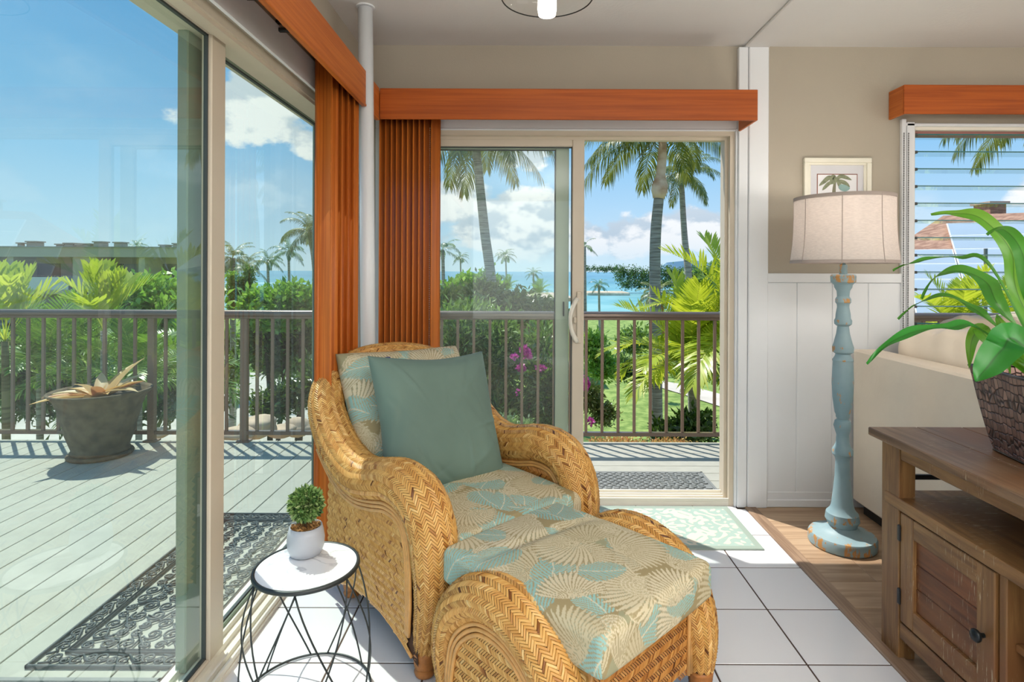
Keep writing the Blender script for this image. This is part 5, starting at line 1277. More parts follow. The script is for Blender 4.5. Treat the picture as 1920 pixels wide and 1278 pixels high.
for k in range(22):
    a_ = 2 * PI * k / 22 * 1.0 + rr.uniform(-.2, .2); L = rr.uniform(.20, .34) if k % 5 else .44; el = rr.uniform(.15, 1.0); bend = rr.uniform(.3, .7); pts = []; z0 = DZ + .43
    for i in range(8):
        q = i / 7; e_l = el - bend * q; pts.append((q, e_l))
    x = y = 0; z = 0; V = []; tn = []; px_, pz_ = 0.04, 0
    for i in range(8):
        q, e_l = pts[i]
        if i: px_ += L / 7 * math.cos(e_l); pz_ += L / 7 * math.sin(e_l)
        w_ = .046 * (1 - q ** 2.2) + .001
        bxp = (c[0] + px_ * math.cos(a_), c[1] + px_ * math.sin(a_) * .9, z0 + max(pz_, -.0 if px_ < .3 else -.03))
        for f in (-1, 0, 1): V.append((bxp[0] - math.sin(a_) * w_ * f, bxp[1] + math.cos(a_) * w_ * f, bxp[2] + abs(f) * w_ * .5)); tn.append(rr.uniform(.0, .1) + (.9 if k % 4 == 0 else .45 if k % 2 else .15))
    me = np_mesh('leaf', np.array(V), np.array([(i * 3 + j, (i + 1) * 3 + j, (i + 1) * 3 + j + 1, i * 3 + j + 1) for i in range(7) for j in range(2)]), True, {'tint': np.clip(tn, 0, 1)})
    o = link('leaf', me, GM['brom'], pot); o.location = -pot.location

# ============================================================ GROUND, BEACH, SEA
GZ = -3.2
def flat(name, x0, x1, y0, y1, z, mt, z2=None, nx=1, ny=1):
    m = MB(); z2 = z if z2 is None else z2; m.add([(x0, y0, z), (x1, y0, z), (x1, y1, z2), (x0, y1, z2)], [(0, 1, 2, 3)]); o = m.obj(name, mt); o['kind'] = 'structure'; return o
def ground(name, c0, c1, scale, rough=.9, bump=0):
    m, t, b = mat(name, c0, rough, 0, .2); tc = t.n('TexCoord'); n = t.n('TexNoise', Scale=scale, Detail=7.0, Roughness=.65); t.set(n, 'Vector', tc.outputs['Object'])
    t.set(b, 'Base Color', t.mix(t.maprange(n.outputs[0], .35, .65), c0, c1)); return m
flat('lawn', -70, 90, 4.72, 62, GZ, ground('lawn_grass', lin(150, 168, 92), lin(104, 130, 62), 3.0))
flat('sand', -90, 110, 62, 78, GZ, ground('beach_sand', lin(222, 208, 178), lin(200, 186, 156), .5), GZ - 1.1)
flat('garden_soil', -2.5, 6.5, 4.9, 8.2, GZ + .02, ground('mulch', lin(116, 88, 74), lin(80, 56, 44), 8.0))
def slab(name, pts, z, mt):
    m = MB(); m.add([(x, y, z) for x, y in pts], [tuple(range(len(pts)))]); o = m.obj(name, mt); o['kind'] = 'structure'; return o
conc = ground('pale_concrete', lin(206, 198, 184), lin(188, 180, 166), .8)
def gpx(x, y): Z = 4.45 * F / (y - VY - ROLL * (x - VX)); return ((x - VX) * Z / F, Z)
slab('garden_path', [gpx(1230, 712), gpx(1290, 722), gpx(1400, 752), gpx(1400, 778), gpx(1290, 742), gpx(1225, 722)], GZ + .03, conc)
slab('road', [(-16, 15), (-5.0, 15), (-4.0, 19.5), (-5, 24), (-22, 27)], GZ + .03, conc)
def sea_mat():
    m, t, b = mat('sea_water', (1, 1, 1), .35, 0, .3); tc = t.n('TexCoord'); sp_ = t.n('SeparateXYZ'); t.set(sp_, 'Vector', tc.outputs['Object'])
    y = sp_.outputs[1]
    base = t.ramp(t.maprange(y, 70, 900, 0, 1, False), [(0, lin(124, 178, 170)), (.06, lin(96, 160, 164)), (.25, lin(66, 134, 150)), (.7, lin(54, 118, 144)), (1, lin(76, 132, 154))])
    mp = t.n('Mapping'); t.set(mp, 'Vector', tc.outputs['Object']); mp.inputs['Scale'].default_value = (.012, .05, 1)
    n = t.n('TexNoise', Scale=1.0, Detail=5.0, Roughness=.55); t.set(n, 'Vector', mp)
    foam = t.m('MULTIPLY', t.maprange(n.outputs[0], .60, .66), t.maprange(y, 420, 120))
    n2 = t.n('TexNoise', Scale=.12, Detail=4.0); t.set(n2, 'Vector', tc.outputs['Object'])
    c = t.mix(t.maprange(n2.outputs[0], .35, .65, 0, .25), base, lin(190, 224, 214)); t.set(b, 'Base Color', t.mix(foam, c, lin(240, 246, 244))); return m
flat('sea', -3500, 3500, 74, 5000, GZ - 1.0, sea_mat())

# ============================================================ PALMS
def frond_mesh(name, L, e0, bend, npair, ll, lw, droop, mt, seed, vee=.15, stalk=.12, fwd=.55):
    r = np.random.default_rng(seed); N = 30; q = np.linspace(0, 1, N); e = e0 - bend * q ** 1.25
    dx = np.cos(e) * L / (N - 1); dz = np.sin(e) * L / (N - 1); X = np.concatenate([[0], np.cumsum(dx)[:-1]]); Z = np.concatenate([[0], np.cumsum(dz)[:-1]])
    V = []; Fq = []; tn = []
    for i in range(0, N, 3):                          # rachis, a thin ridge
        w_ = (.018 * (1 - q[i]) + .004) * L / 2.4
        b = len(V); V += [(X[i], -w_, Z[i]), (X[i], 0, Z[i] + w_), (X[i], w_, Z[i])]; tn += [.85] * 3
        if i: Fq += [(b - 3, b, b + 1, b - 2), (b - 2, b + 1, b + 2, b - 1)]
    for k in range(npair):
        t_ = stalk + (1 - stalk) * (k + .5) / npair; x = np.interp(t_, q, X); z = np.interp(t_, q, Z); ee = np.interp(t_, q, e)
        T = np.array([math.cos(ee), 0, math.sin(ee)]); Nn = np.array([-math.sin(ee), 0, math.cos(ee)]); l = ll * math.sin(PI * (.16 + .80 * t_)) ** .6 * (1 + r.normal(0, .06))
        tl = np.clip(r.normal(.45, .2), 0, 1)
        for s in (-1, 1):
            d = np.array([0, s, 0]) + T * (fwd + .9 * t_ ** 3) + Nn * vee * (1 + r.normal(0, .3)); d /= np.linalg.norm(d); p = np.array([x, 0, z]); b = len(V); wv = np.cross(d, Nn); wv /= np.linalg.norm(wv) + 1e-9
            g = droop * (1 + r.normal(0, .25)); prev = p
            for m_, (f, w_) in enumerate(((0, .5), (.4, 1.0), (.75, .8), (1.0, .06))):
                pt_ = p + d * l * f * (1 - .25 * g * f) - np.array([0, 0, 1]) * l * g * f * f; V += [pt_ - wv * lw * w_ / 2, pt_ + wv * lw * w_ / 2]; tn += [tl, tl]
                if m_: Fq.append((b + 2 * m_ - 2, b + 2 * m_ - 1, b + 2 * m_ + 1, b + 2 * m_))
    me = np_mesh(name, np.array([tuple(v) for v in V]), np.array(Fq), False, {'tint': tn}); me.materials.append(mt); return me
FM = {}
for nm, mt_ in (('palm', GM['palm']), ('far', GM['palmfar'])):
    n_, lw_ = (44, .035) if nm == 'palm' else (22, .055)
    FM[nm] = [frond_mesh('frond', 2.6, e0, bd, n_, .55, lw_, dr_, mt_, 10 * i + len(nm), .1) for i, (e0, bd, dr_) in enumerate(((1.25, 1.5, .45), (.85, 1.7, .6), (.45, 1.6, .75), (.05, 1.2, .85), (-.3, .9, .9)))]
FM['areca'] = [frond_mesh('frond', 1.75, e0, bd, 30, .50, .034, dr_, GM['areca'], 70 + i, .45) for i, (e0, bd, dr_) in enumerate(((1.4, .6, .05), (1.15, 1.1, .12), (.85, 1.5, .25), (.45, 1.5, .4)))]
FM['lime'] = [frond_mesh('frond', 1.7, e0, bd, 38, .54, .042, dr_, GM['lime'], 90 + i, .45) for i, (e0, bd, dr_) in enumerate(((1.42, .5, .02), (1.15, 1.0, .08), (.85, 1.5, .2), (.45, 1.5, .35)))]
FM['broad'] = [frond_mesh('frond', 1.25, e0, bd, 9, .55, .085, dr_, GM['lime'], 110 + i, .5, .3, 1.3) for i, (e0, bd, dr_) in enumerate(((1.45, .3, .0), (1.2, .6, .02), (.9, 1.1, .08)))]
def bark(name, c0, c1, sz=30):
    m, t, b = mat(name, c0, .85, 0, .2); tc = t.n('TexCoord'); mp = t.n('Mapping'); t.set(mp, 'Vector', tc.outputs['Object']); mp.inputs['Scale'].default_value = (3, 3, sz)
    n = t.n('TexNoise', Scale=1.0, Detail=5.0); t.set(n, 'Vector', mp); t.set(b, 'Base Color', t.mix(t.maprange(n.outputs[0], .35, .65), c0, c1))
    bp = t.n('Bump', Strength=.6, Distance=.01); t.set(bp, 'Height', n.outputs[0]); t.set(b, 'Normal', bp); return m
BK = bark('palm_bark', lin(186, 180, 168), lin(130, 124, 114), 60); BKp = bark('pinkish_crownshaft', lin(240, 214, 190), lin(196, 150, 120), 5); BKd = bark('dark_bark', lin(96, 78, 62), lin(62, 48, 38))
def palm(name, label, pts, r0, r1, n, kinds, scale, group=None, seed=0, mt=None, extra=None, azr=None, lv=(0, 1, 2, 3, 4)):
    rr = random.Random(seed); pts = [Vector(p) for p in pts]; base = pts[0]; top = pts[-1]
    e = thing(name, label, 'palm tree', base, 0, group); c = catmull([tuple(p) for p in pts], 8); k = len(c); m = MB()
    m.tube([tuple(p) for p in c], [r0 + (r1 - r0) * i / (k - 1) for i in range(k)], 10); m.obj('trunk', mt or BK, e, True)
    for i in range(n):
        fm = FM[kinds]; lvl = lv[int(i * len(lv) / n)]; lvl = min(lvl, len(fm) - 1)
        az = rr.uniform(0, 2 * PI) if azr is None else rr.uniform(*azr)
        az = (i * 2.39996 + rr.uniform(-.25, .25)) if azr is None else az
        o = link('frond', fm[lvl], None, e, top - base, (rr.uniform(-.08, .08), rr.uniform(-.12, .12), az)); s = scale * rr.uniform(.88, 1.08); o.scale = (s, s, s)
    return e
def pz(x, y, Y): p = P(x, y, Y); return (p.x, p.y, p.z)
def gp(x, Y, z=GZ): return ((x - VX) * Y / F, Y, z)
palm('coconut_palm', 'tall leaning coconut palm seen through the closed half of the back door', [gp(938, 12), pz(925, 575, 12), pz(908, 430, 12), pz(893, 290, 12), pz(887, 240, 12)], .12, .075, 22, 'palm', .76, seed=3, lv=(0, 1, 2, 2, 3, 3, 4))
p2 = palm('coconut_palm', 'tall thick-trunked palm with a swollen collar seen through the open door', [gp(1234, 9), pz(1232, 780, 9), pz(1228, 480, 9), pz(1236, 355, 9)], .105, .078, 1, 'palm', .01, seed=5, lv=(0,))
for o in [o for o in p2.children if o.name.startswith('frond')]: bpy.data.objects.remove(o)
m = MB(); a_ = [Vector(pz(1234, 372, 9)), Vector(pz(1236, 358, 9)), Vector(pz(1237, 345, 9)), Vector(pz(1238, 330, 9)), Vector(pz(1241, 290, 9)), Vector(pz(1242, 250, 9))]; m.tube(a_, [.085, .125, .12, .075, .068, .055], 14); m.obj('crownshaft', BKp, p2, True)
rr = random.Random(12); top = Vector(pz(1242, 246, 9))
for i in range(26):
    o = link('frond', FM['palm'][(0, 1, 2, 2, 3)[i % 5]], None, p2, top - p2.location, (rr.uniform(-.1, .1), rr.uniform(-.1, .1), i * 2.39996)); s = rr.uniform(.56, .64); o.scale = (s, s, s)
palm('coconut_palm', 'slim coconut palm behind the thick-trunked one, right half of the open door', [gp(1300, 16), pz(1292, 540, 16), pz(1283, 440, 16), pz(1276, 325, 16)], .115, .07, 22, 'palm', .50, seed=8)
for (x, yb, yt, Y, s, nn, lab) in (
    (830, 545, 468, 26, .40, 9, 'narrow young palm beside the orange blinds, seen through the back door'), (863, 520, 482, 60, .42, 14, 'small distant palm on the horizon left of the leaning palm trunk'),
    (948, 516, 478, 60, .52, 16, 'small distant palm on the horizon right of the leaning palm trunk'), (1000, 548, 512, 50, .35, 14, 'low distant palm by the surf line behind the door stile'),
    (1096, 600, 462, 30, .35, 6, 'palm whose leaf tips show just right of the back door stile'), (1123, 610, 534, 40, .33, 14, 'small palm at the edge of the lagoon beside the door stile'),
    (502, 545, 488, 34, .44, 14, 'middle palm above the hedge in the left door, with sea behind'), (541, 545, 470, 36, .50, 14, 'thin straight palm above the hedge in the left door'),
    (436, 560, 484, 16, .30, 16, 'bushy palm nearest the beige stile in the left door'), (462, 560, 500, 20, .34, 10, 'low drooping palm right of the bushy one in the left door'),
    (255, 545, 462, 60, .5, 14, 'palm crown showing above the long building roof')):
    palm('coconut_palm', lab, [gp(x, Y), pz(x + 2, (yb + 900) / 2 if Y < 20 else yb + 30, Y), pz(x, yt, Y)], .11, .07, nn, 'far' if Y > 24 else 'palm', s, seed=int(x))
palm('coconut_palm', 'large feathery palm against the blinds in the left door', [gp(600, 22), pz(592, 520, 22), pz(580, 432, 22)], .13, .09, 22, 'palm', .50, seed=77)
palm('coconut_palm', 'palm whose drooping leaf tips hang at the top of the louver window', [gp(2010, 11), pz(1990, 400, 11), pz(1960, 176, 11)], .12, .08, 22, 'palm', .78, seed=41, lv=(1, 2, 3, 3, 4))
# stocky date palms near the lagoon
palm('date_palm', 'stocky orange-trunked palm by the lagoon left of the lime fronds', [gp(1238, 26), pz(1240, 600, 26), pz(1232, 553, 26)], .20, .18, 26, 'palm', .42, seed=21, mt=bark('orange_bark', lin(176, 124, 84), lin(130, 84, 54)))
palm('date_palm', 'small green palm in front of the low brown house', [gp(1012, 17), pz(1011, 600, 17), pz(1011, 552, 17)], .07, .05, 18, 'areca', .30, seed=22, lv=(0, 1, 2, 3))
palm('date_palm', 'small green palm between the leaning trunk and the low brown house', [gp(955, 18), pz(953, 600, 18), pz(951, 545, 18)], .07, .05, 18, 'areca', .30, seed=23, lv=(0, 1, 2, 3))
# yellow-green arecas beyond the railing
def areca(label, base, crown, n, kind, s, seed, az=None, lv=(0, 1, 2, 3), r=.05, cat_n='areca_palm'):
    return palm(cat_n, label, [base, tuple((Vector(base) * .5 + Vector(crown) * .5)), crown], r, r * .7, n, kind, s, seed=seed, mt=bark('areca_bark', lin(150, 140, 100), lin(110, 100, 70)) if seed % 3 == 0 else BK, azr=az, lv=lv)
areca('bright lime areca palm just beyond the railing, filling the open doorway', gp(1325, 7.4), pz(1300, 700, 7.4), 24, 'lime', .76, 31, r=.09)
areca('lime areca palm at the right edge of the open doorway', gp(1420, 7.0), pz(1400, 640, 7.0), 16, 'lime', .85, 32)
areca('lime areca palm right of the doorway, seen through the louver window', gp(1800, 7.6), pz(1800, 640, 7.6), 16, 'lime', .56, 33)
areca('yellowing areca palm at the right edge of the louver window', gp(1900, 7.8), pz(1900, 630, 7.8), 14, 'lime', .50, 34)
areca('broad-leaved palm rising above the rail behind the deck pot', gp(200, 7.0), pz(195, 620, 7.0), 11, 'broad', .62, 35, lv=(0, 0, 1, 2), cat_n='fan_palm')
areca('broad-leaved palm at the left edge of the photo', gp(20, 6.6), pz(10, 640, 6.6), 11, 'broad', .66, 36, lv=(0, 1, 1, 2), cat_n='fan_palm')
areca('arching areca palm behind the railing, left edge of the photo', gp(80, 7.4), pz(75, 700, 7.4), 18, 'areca', .66, 37)
areca('arching areca palm behind the railing, just right of the deck pot', gp(260, 7.2), pz(262, 735, 7.2), 18, 'areca', .66, 38)
areca('arching areca palm behind the railing, beneath the broad-leaved palm', gp(160, 7.8), pz(160, 720, 7.8), 18, 'areca', .66, 39)
areca('dark areca palm behind the outer door stile', gp(350, 8.5), pz(350, 720, 8.5), 16, 'areca', .62, 40)

# ============================================================ SHRUBS AND TREES
def shrub(name, label, cat, blobs, n, size, mk, seed, clump=7, trunks=(), asp=.42, group=None, shell=.5):
    b0 = blobs[0]; e = thing(name, label, cat, (b0[0], b0[1], GZ), 0, group)
    foliage('leaves', blobs, n, size, GM[mk], e, seed, asp, shell, clump=clump)
    m = MB()
    for (x, y, z0, x1, y1, z1, r_) in trunks: m.tube([(x, y, z0), ((x + x1) / 2 + .05, (y + y1) / 2, (z0 + z1) / 2), (x1, y1, z1)], [r_, r_ * .8, r_ * .5], 7)
    if trunks:
        for i, tr_ in enumerate(trunks):
            x, y, z0, x1, y1, z1, r_ = tr_; m = MB(); m.tube([(x, y, z0), ((x + x1) / 2 + .05, (y + y1) / 2, (z0 + z1) / 2), (x1, y1, z1)], [r_, r_ * .8, r_ * .5], 7); m.obj('stem', BKd, e, True)
    return e
def blob(x, y, Y, rx, rz, ry=None): p = P(x, y, Y); k = Y / F; return (p.x, Y, p.z, rx * k, (ry or rx) * k, rz * k)
# oleander hedge behind the closed half of the back door
shrub('oleander_hedge', 'tall oleander hedge beyond the railing behind the throw pillow', 'shrub',
      [blob(850, 640, 8.0, 70, 85), blob(930, 655, 8.2, 70, 90), blob(1010, 680, 8.0, 52, 95), blob(850, 760, 8.0, 75, 80), blob(940, 780, 8.0, 75, 80), blob(1020, 800, 8.0, 50, 80), blob(880, 600, 8.6, 75, 45), blob(820, 700, 8.0, 50, 80)],
      17000, .11, 'mid', 51, trunks=[(-.7 + .25 * i, 8.0, GZ, -.8 + .3 * i, 8.0, -.4, .05) for i in range(5)], asp=.26)
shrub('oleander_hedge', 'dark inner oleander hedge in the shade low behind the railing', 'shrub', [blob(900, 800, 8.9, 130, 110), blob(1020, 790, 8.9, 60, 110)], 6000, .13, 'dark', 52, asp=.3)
shrub('bougainvillea', 'bougainvillea with magenta flowers beyond the railing', 'shrub', [blob(1040, 740, 7.4, 34, 85), blob(1010, 700, 7.6, 30, 50)], 2600, .08, 'dark', 53, clump=6)
bg = [o for o in bpy.data.objects if o.get('label') == 'bougainvillea with magenta flowers beyond the railing'][0]
foliage('flowers', [blob(985, 655, 7.2, 13, 13), blob(978, 690, 7.2, 12, 16), blob(965, 670, 7.2, 10, 8), blob(990, 665, 7.3, 12, 16), blob(972, 735, 7.2, 4, 10), blob(1100, 720, 7.2, 8, 30), blob(1108, 790, 7.2, 9, 9), blob(1015, 690, 7.3, 16, 8)], 420, .045, GM['magenta'], bg, 54, .8, .3)
shrub('yellow_hedge', 'olive-yellow hedge top just above the rail in the back door', 'shrub', [blob(840, 575, 10.5, 50, 30), blob(905, 560, 10.5, 50, 34), blob(970, 578, 10.5, 50, 26), blob(1030, 590, 10.5, 40, 20)], 9000, .12, 'olive', 55, asp=.4)
shrub('sea_grape', 'bright green rounded bush in front of the sea, left of the leaning trunk', 'shrub', [blob(880, 540, 17, 36, 22), blob(910, 535, 17, 30, 22), blob(850, 548, 17, 24, 18)], 5000, .15, 'bright', 56, asp=.7)
shrub('pale_shrub', 'small grey-green bush at the foot of the hedge', 'shrub', [blob(955, 800, 6.6, 26, 14), blob(985, 805, 6.6, 24, 12)], 1500, .05, 'sage', 57)
shrub('garden_shrub', 'light green shrub beyond the railing beside the door handle', 'shrub', [blob(1115, 650, 11, 24, 34), blob(1130, 690, 11, 30, 26)], 3000, .10, 'bright', 58)
shrub('garden_shrub', 'low green shrubs on the lawn behind the lime palm', 'shrub', [blob(1190, 640, 15, 40, 26), blob(1290, 620, 15, 50, 26)], 3500, .14, 'mid', 59)
shrub('garden_shrub', 'dark low ground plants at the right, beyond the deck edge', 'shrub', [blob(1300, 800, 7.0, 50, 14), blob(1250, 815, 7.0, 30, 10)], 1800, .09, 'dark', 60)
shrub('garden_shrub', 'rounded dark shrub on the lawn beside the thick palm trunk', 'shrub', [blob(1170, 690, 14, 30, 26), blob(1205, 700, 14, 24, 22)], 2600, .10, 'dark', 80)
shrub('garden_shrub', 'pale flowering shrub low beside the door stile beyond the rail', 'shrub', [blob(1110, 745, 9, 24, 34), blob(1135, 775, 9, 26, 22)], 2600, .07, 'olive', 81)
shrub('garden_shrub', 'small rounded shrubs along the garden path', 'shrub', [blob(1275, 700, 19, 14, 10), blob(1345, 705, 18, 18, 14), blob(1240, 705, 20, 12, 9)], 2400, .09, 'mid', 82)
shrub('mulch_bed', 'reddish leaf litter bed just below the deck edge', 'flower bed', [blob(1160, 835, 6.2, 70, 22, 50), blob(1260, 840, 6.2, 60, 16, 50)], 3500, .035, 'brom', 61)
# monkeypod and the headland at the right
shrub('monkeypod_tree', 'wide dark green rounded tree behind the slim palm', 'tree', [blob(1325, 530, 48, 50, 26), blob(1290, 545, 48, 34, 20), blob(1360, 520, 48, 40, 26)], 8000, .42, 'mid', 62, trunks=[(15, 48, GZ, 15.4, 48, 0, .3)])
shrub('headland_trees', 'dark line of trees on the headland across the lagoon', 'tree', [blob(1165 + 22 * i, 512 + (i % 3) * 3, 150, 20, 20 + (i * 7) % 6) for i in range(10)] + [blob(1175 + 24 * i, 532, 148, 20, 14) for i in range(9)], 14000, .5, 'dark', 63, shell=.2)
shrub('headland_trees', 'far row of tiny trees on the low point at the horizon', 'tree', [blob(1100 + 7 * i, 503 + (i % 2) * 3, 330, 3, 4) for i in range(9)], 1600, .8, 'dark', 64, shell=.2)
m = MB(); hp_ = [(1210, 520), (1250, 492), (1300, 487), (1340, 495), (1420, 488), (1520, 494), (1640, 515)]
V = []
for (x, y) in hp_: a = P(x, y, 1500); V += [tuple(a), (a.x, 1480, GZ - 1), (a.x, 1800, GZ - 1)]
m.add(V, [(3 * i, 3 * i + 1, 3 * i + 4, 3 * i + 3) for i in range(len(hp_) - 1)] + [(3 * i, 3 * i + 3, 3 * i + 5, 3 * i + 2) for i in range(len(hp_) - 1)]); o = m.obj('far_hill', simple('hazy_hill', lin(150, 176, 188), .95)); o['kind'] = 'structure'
sp_m = MB(); sp_m.box(P(1095, 530, 140).x, P(1170, 530, 140).x, 132, 142, GZ - 1.2, GZ - .3, .2); o = sp_m.obj('sand_spit', ground('spit_sand', lin(220, 206, 180), lin(176, 160, 132), .4)); o['kind'] = 'structure'
# hedge and trees in the left door
shrub('clipped_hedge', 'bright green hedge crown above the rail in the left door', 'shrub', [blob(500, 572, 14, 44, 34), blob(550, 566, 14, 44, 34), blob(590, 572, 14, 40, 36), blob(530, 590, 14, 60, 30), blob(480, 575, 14, 30, 30)], 11000, .16, 'bright', 65, asp=.5)
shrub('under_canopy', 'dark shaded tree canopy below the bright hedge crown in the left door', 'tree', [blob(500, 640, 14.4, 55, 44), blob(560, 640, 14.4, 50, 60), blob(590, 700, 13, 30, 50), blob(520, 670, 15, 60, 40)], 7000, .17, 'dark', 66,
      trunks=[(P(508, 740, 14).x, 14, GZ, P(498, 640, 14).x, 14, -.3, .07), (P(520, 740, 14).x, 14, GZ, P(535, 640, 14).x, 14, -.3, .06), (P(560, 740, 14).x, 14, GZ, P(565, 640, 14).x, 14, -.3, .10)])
shrub('low_hedge', 'dark clipped hedge running beside the pale road', 'shrub', [blob(500 + 26 * i, 765 - 12 * i, 9.5, 24, 40) for i in range(5)], 5000, .10, 'dark', 67)
shrub('road_shrub', 'light green shrub across the road, far left of the left door', 'shrub', [blob(425, 640, 20, 26, 30), blob(440, 690, 20, 22, 18)], 2500, .18, 'bright', 68)
shrub('vine_column', 'cactus-like vine-covered trunk nearest the beige stile', 'shrub', [blob(436, 520 + 14 * i, 15, 8, 11) for i in range(5)], 2400, .07, 'bright', 69)
shrub('vine_column', 'cactus-like vine-covered trunk in the middle of three', 'shrub', [blob(452, 528 + 14 * i, 15, 6, 10) for i in range(4)], 1700, .07, 'mid', 70)
shrub('vine_column', 'cactus-like vine-covered trunk farthest from the stile', 'shrub', [blob(467, 510 + 14 * i, 15, 7, 11) for i in range(6)], 2400, .07, 'mid', 71)
shrub('rubber_tree', 'glossy green tree crown left of the outer door stile', 'tree', [blob(285, 560, 13, 46, 36), blob(325, 575, 13, 40, 40), blob(240, 580, 13, 40, 30), blob(300, 620, 13, 60, 40), blob(370, 570, 13, 40, 44)], 9000, .20, 'bright', 72, asp=.5)
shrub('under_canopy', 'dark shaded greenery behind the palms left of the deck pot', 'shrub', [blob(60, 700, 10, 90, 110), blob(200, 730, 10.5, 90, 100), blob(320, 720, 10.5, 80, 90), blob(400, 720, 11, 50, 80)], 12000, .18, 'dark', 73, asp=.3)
# rocks by the garden edge
rk = simple('lava_rock', lin(206, 178, 152), .9, var=.2, vs=3)
for i, (x, y, Y, r_, lab) in enumerate(((445, 812, 6.6, 24, 'pale rock below the deck, nearest the beige stile'), (480, 800, 6.9, 30, 'large pale rock below the deck in the left door'), (520, 808, 7.2, 22, 'pale rock below the deck, middle of the row'), (560, 800, 7.6, 26, 'pale rock below the deck, nearest the blinds'),
                                      (300, 812, 6.4, 14, 'brown rock just beyond the deck right of the pot'))):
    p = P(x, y, Y); bm = bmesh.new(); bmesh.ops.create_icosphere(bm, subdivisions=3, radius=1); r2 = random.Random(i); ph = [r2.uniform(0, 6) for _ in range(3)]
    for v in bm.verts:
        k = 1 + .16 * math.sin(v.co.x * 3 + ph[0]) + .12 * math.sin(v.co.y * 4 + ph[1]) + .1 * math.sin(v.co.z * 5 + ph[2]); v.co = Vector((v.co.x * 1.3, v.co.y, v.co.z * .6)) * k * r_ * Y / F
    me = bpy.data.meshes.new('rock'); bm.to_mesh(me); bm.free(); me.polygons.foreach_set('use_smooth', [True] * len(me.polygons)); tag(link('rock', me, rk, None, p), lab, 'rock', 'rocks along the garden bank')
tag(bx(-4.6, -1.9, 5.6, 7.6, GZ, -1.15, .3).obj('garden_bank', simple('bank_soil', lin(170, 146, 120), .95, var=.2, vs=4)), kind='structure')

# ============================================================ BUILDINGS
bt = simple('beige_stucco', lin(176, 168, 150), .9, var=.03, vs=1); bd_ = simple('shaded_window', lin(70, 72, 72), .3); rail_m = simple('white_railing', lin(206, 208, 206), .6); rfm = simple('flat_roof_edge', lin(150, 144, 134), .8)
B1 = thing('apartment_building', 'long low beige apartment building with balconies behind the palms at the left', 'building', (-36, 46, GZ))
Yb = 46.0; bx0, bx1 = -52.0, (335 - VX) * Yb / F; zt = P(180, 464, Yb).z
bx(bx0, bx1, Yb + 2.2, Yb + 4, GZ, zt - .6).obj('rear_wall', bt, B1)
bx(bx0 - .3, bx1 + .3, Yb - .2, Yb + 4, zt - .75, zt).obj('parapet', bt, B1); bx(bx0 - .4, bx1 + .4, Yb - .3, Yb + 4.1, zt, zt + .08).obj('roof_edge', rfm, B1)
for zf in (zt - 3.35, zt - 6.0): bx(bx0, bx1, Yb, Yb + 2.3, zf - .35, zf).obj('floor_slab', bt, B1)
k = 0; x = bx0 + .8
while x < bx1:
    bx(x, x + (1.8 if k % 2 else .5), Yb, Yb + 2.2, GZ, zt - .7).obj('fin_wall', bt, B1)
    for zf in (zt - 3.35,):
        bx(x + .6, x + 2.5, Yb + 2.1, Yb + 2.22, zf + .1, zf + 2.1).obj('window', bd_, B1)
        bx(x + 2.6, min(x + 4.4, bx1), Yb + 2.1, Yb + 2.22, zf + .1, zf + 2.1).obj('window', simple('curtained_window', lin(150, 152, 150), .5) if k == 0 else bpy.data.materials['curtained_window'], B1)
        bx(x + .5, min(x + 4.8, bx1), Yb + .05, Yb + .12, zf, zf + 1.0).obj('balcony_rail', rail_m, B1)
    x += 5.2; k += 1
for i, x in enumerate((5, 28, 83, 100, 120, 132, 157, 196, 284, 312)):
    w_ = (9, 20, 16, 18, 12, 16, 18, 17, 16, 20)[i] * Yb / F; h_ = (6, 9, 4, 6, 3, 5, 9, 8, 3, 6)[i] * Yb / F
    p = P(x, 466, Yb); q = MB(); q.box(p.x - w_ / 2, p.x + w_ / 2, Yb + 1.5, Yb + 1.5 + w_, zt + .05, zt + .1 + h_, .05); q.box(p.x - w_ / 2 - .06, p.x + w_ / 2 + .06, Yb + 1.44, Yb + 1.56 + w_, zt + .1 + h_, zt + .2 + h_); q.obj('roof_vent', bt, B1)
B2 = thing('brown_house', 'low brown flat-roofed house behind the hedge in the back door', 'house', tuple(P(1010, 580, 24)))
p0, p1 = P(966, 563, 24), P(1066, 590, 24)
bx(p0.x, p1.x, 24, 29, GZ, p0.z).obj('wall', simple('brown_wall', lin(128, 100, 82), .9), B2); bx(p0.x - .6, p1.x + .15, 23.4, 29.5, p0.z, p0.z + .14).obj('roof', simple('tan_roof', lin(190, 170, 150), .8), B2)
for i in range(3): bx(p0.x + .35 + .75 * i, p0.x + .65 + .75 * i, 23.93, 24.01, p0.z - .42, p0.z - .12).obj('window', bd_, B2)
B3 = thing('beach_wall', 'pale low wall by the beach at the left of the back door', 'wall', tuple(P(815, 545, 60))); bx(P(790, 545, 60).x, P(838, 545, 60).x, 60, 61, GZ, P(820, 536, 60).z, .05).obj('wall', conc, B3); bx(P(800, 545, 60).x, P(815, 545, 60).x, 59.8, 60.1, GZ, P(820, 540, 60).z, .05).obj('buttress', conc, B3)
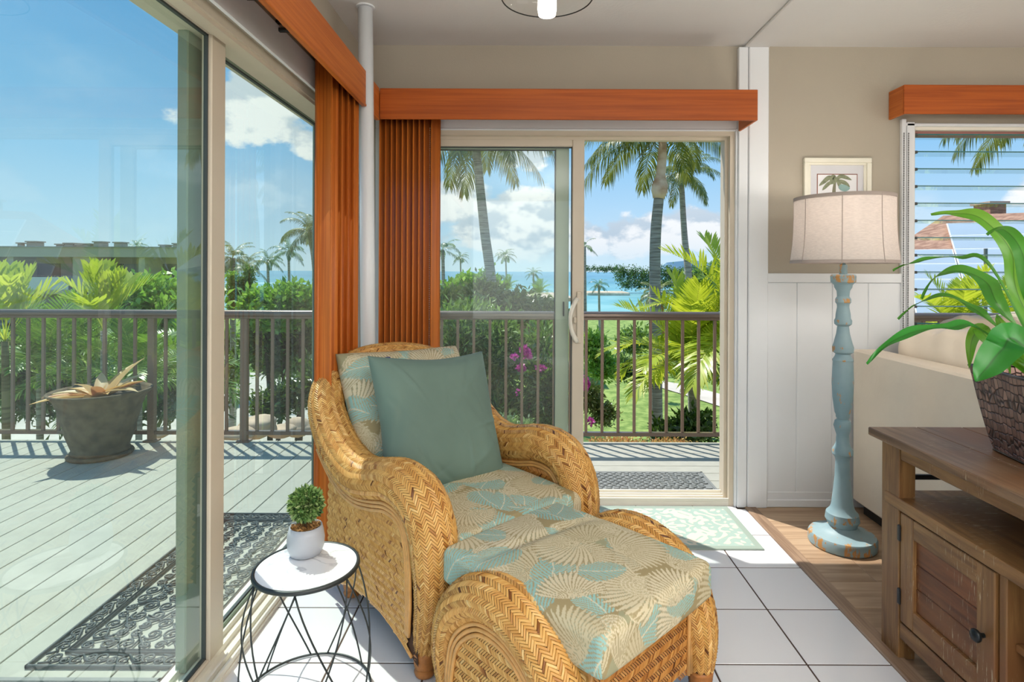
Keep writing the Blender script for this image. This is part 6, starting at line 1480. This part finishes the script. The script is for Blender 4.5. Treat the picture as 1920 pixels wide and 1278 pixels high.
# solar roof in the louver window
B4 = thing('solar_house', 'house with a reddish shingle roof covered in pale solar panels in the louver window', 'house', tuple(P(1840, 560, 14)))
O4 = P(1768, 404, 16.5); ra = math.radians(30); ex = Vector((math.cos(ra), -math.sin(ra), 0)); dn = Vector((-math.sin(ra), -math.cos(ra), 0)); run, drop = 5.1, O4.z - .25
mrf = wood('shingle_roof', lin(190, 150, 124), lin(150, 112, 92), 'x', .9, 3, 12, (.35, .65), .4, 0)
L4 = lambda a, b, c=0.0: O4 + ex * a + dn * b + Vector((0, 0, c))
A0, A1, B1_ = L4(-3.4, run, -drop), L4(8.4, run, -drop), L4(4.6, 0); H0, H1 = L4(-3.4, -run, -drop), L4(8.4, -run, -drop); lo = Vector((0, 0, -.15))
rp = MB(); rp.add([A0, A1, B1_, O4, H0, H1, A0 + lo, A1 + lo, H0 + lo, H1 + lo], [(0, 1, 2, 3), (4, 0, 3), (5, 4, 3, 2), (1, 5, 2), (0, 6, 7, 1), (4, 8, 6, 0)]); rp.obj('roof', mrf, B4)
wq = [L4(-3.0, run - .4, -drop - .1), L4(8.0, run - .4, -drop - .1), L4(8.0, -run + .4, -drop - .1), L4(-3.0, -run + .4, -drop - .1)]; wl_ = [Vector((p.x, p.y, GZ)) for p in wq]
q = MB(); q.add(wq + wl_, [(0, 1, 5, 4), (1, 2, 6, 5), (2, 3, 7, 6), (3, 0, 4, 7)]); q.obj('wall', bt, B4)
ck = L4(1.1, -.5); bx(ck.x - .2, ck.x + .24, ck.y - .3, ck.y + .3, O4.z - .5, O4.z + .30).obj('chimney', mrf, B4); bx(ck.x - .26, ck.x + .30, ck.y - .36, ck.y + .36, O4.z + .30, O4.z + .36).obj('chimney_cap', simple('tan_cap', lin(200, 176, 156), .8), B4)
upv = O4 - L4(0, run, -drop); Ls = upv.length; upv.normalize(); nrm = ex.cross(upv).normalized()
cell = simple('solar_cell', lin(160, 176, 188), .6, .0, .2, var=.05, vs=1); frm = simple('solar_frame', lin(226, 230, 232), .4)
pwid, plen = .98, .80
mfr = MB(); mfr.box(0, pwid, 0, plen, 0, .03); fme = mfr.mesh('frame'); fme.materials.append(frm)
mce = MB(); mce.box(.028, pwid - .028, .028, plen - .028, .03, .034); cme = mce.mesh('cells'); cme.materials.append(cell)
Rm = Matrix((ex, upv, nrm)).transposed().to_4x4()
for r_ in range(7):
    s0 = .10 + r_ * (plen + .02)
    for c_ in range(-4, 9):
        hl = -3.4 * (1 - (s0 + plen) / Ls); xx = math.ceil((hl + .10) / (pwid + .02)) * (pwid + .02) + (c_ + 4) * (pwid + .02); hr_ = 4.6 + 3.8 * (1 - (s0 + plen) / Ls)
        if s0 + plen > Ls or xx < hl + .1 or xx + pwid > hr_ - .1: continue
        
        o = link('solar_panel', fme, None, B4); o.matrix_local = Matrix.Translation(L4(xx, run, -drop) + upv * s0 + nrm * .05 - B4.location) @ Rm; link('cell_sheet', cme, None, o)
vp = MB(); pp0 = P(1848, 600, 9); pp1 = P(1848, 466, 9); vp.tube([tuple(P(1848, 900, 9)), tuple(pp1)], .025, 8); tag(vp.obj('vent_pole', simple('grey_pole', lin(120, 124, 120), .6)), 'thin grey pole standing among the yellow palm leaves in the louver window', 'pole')
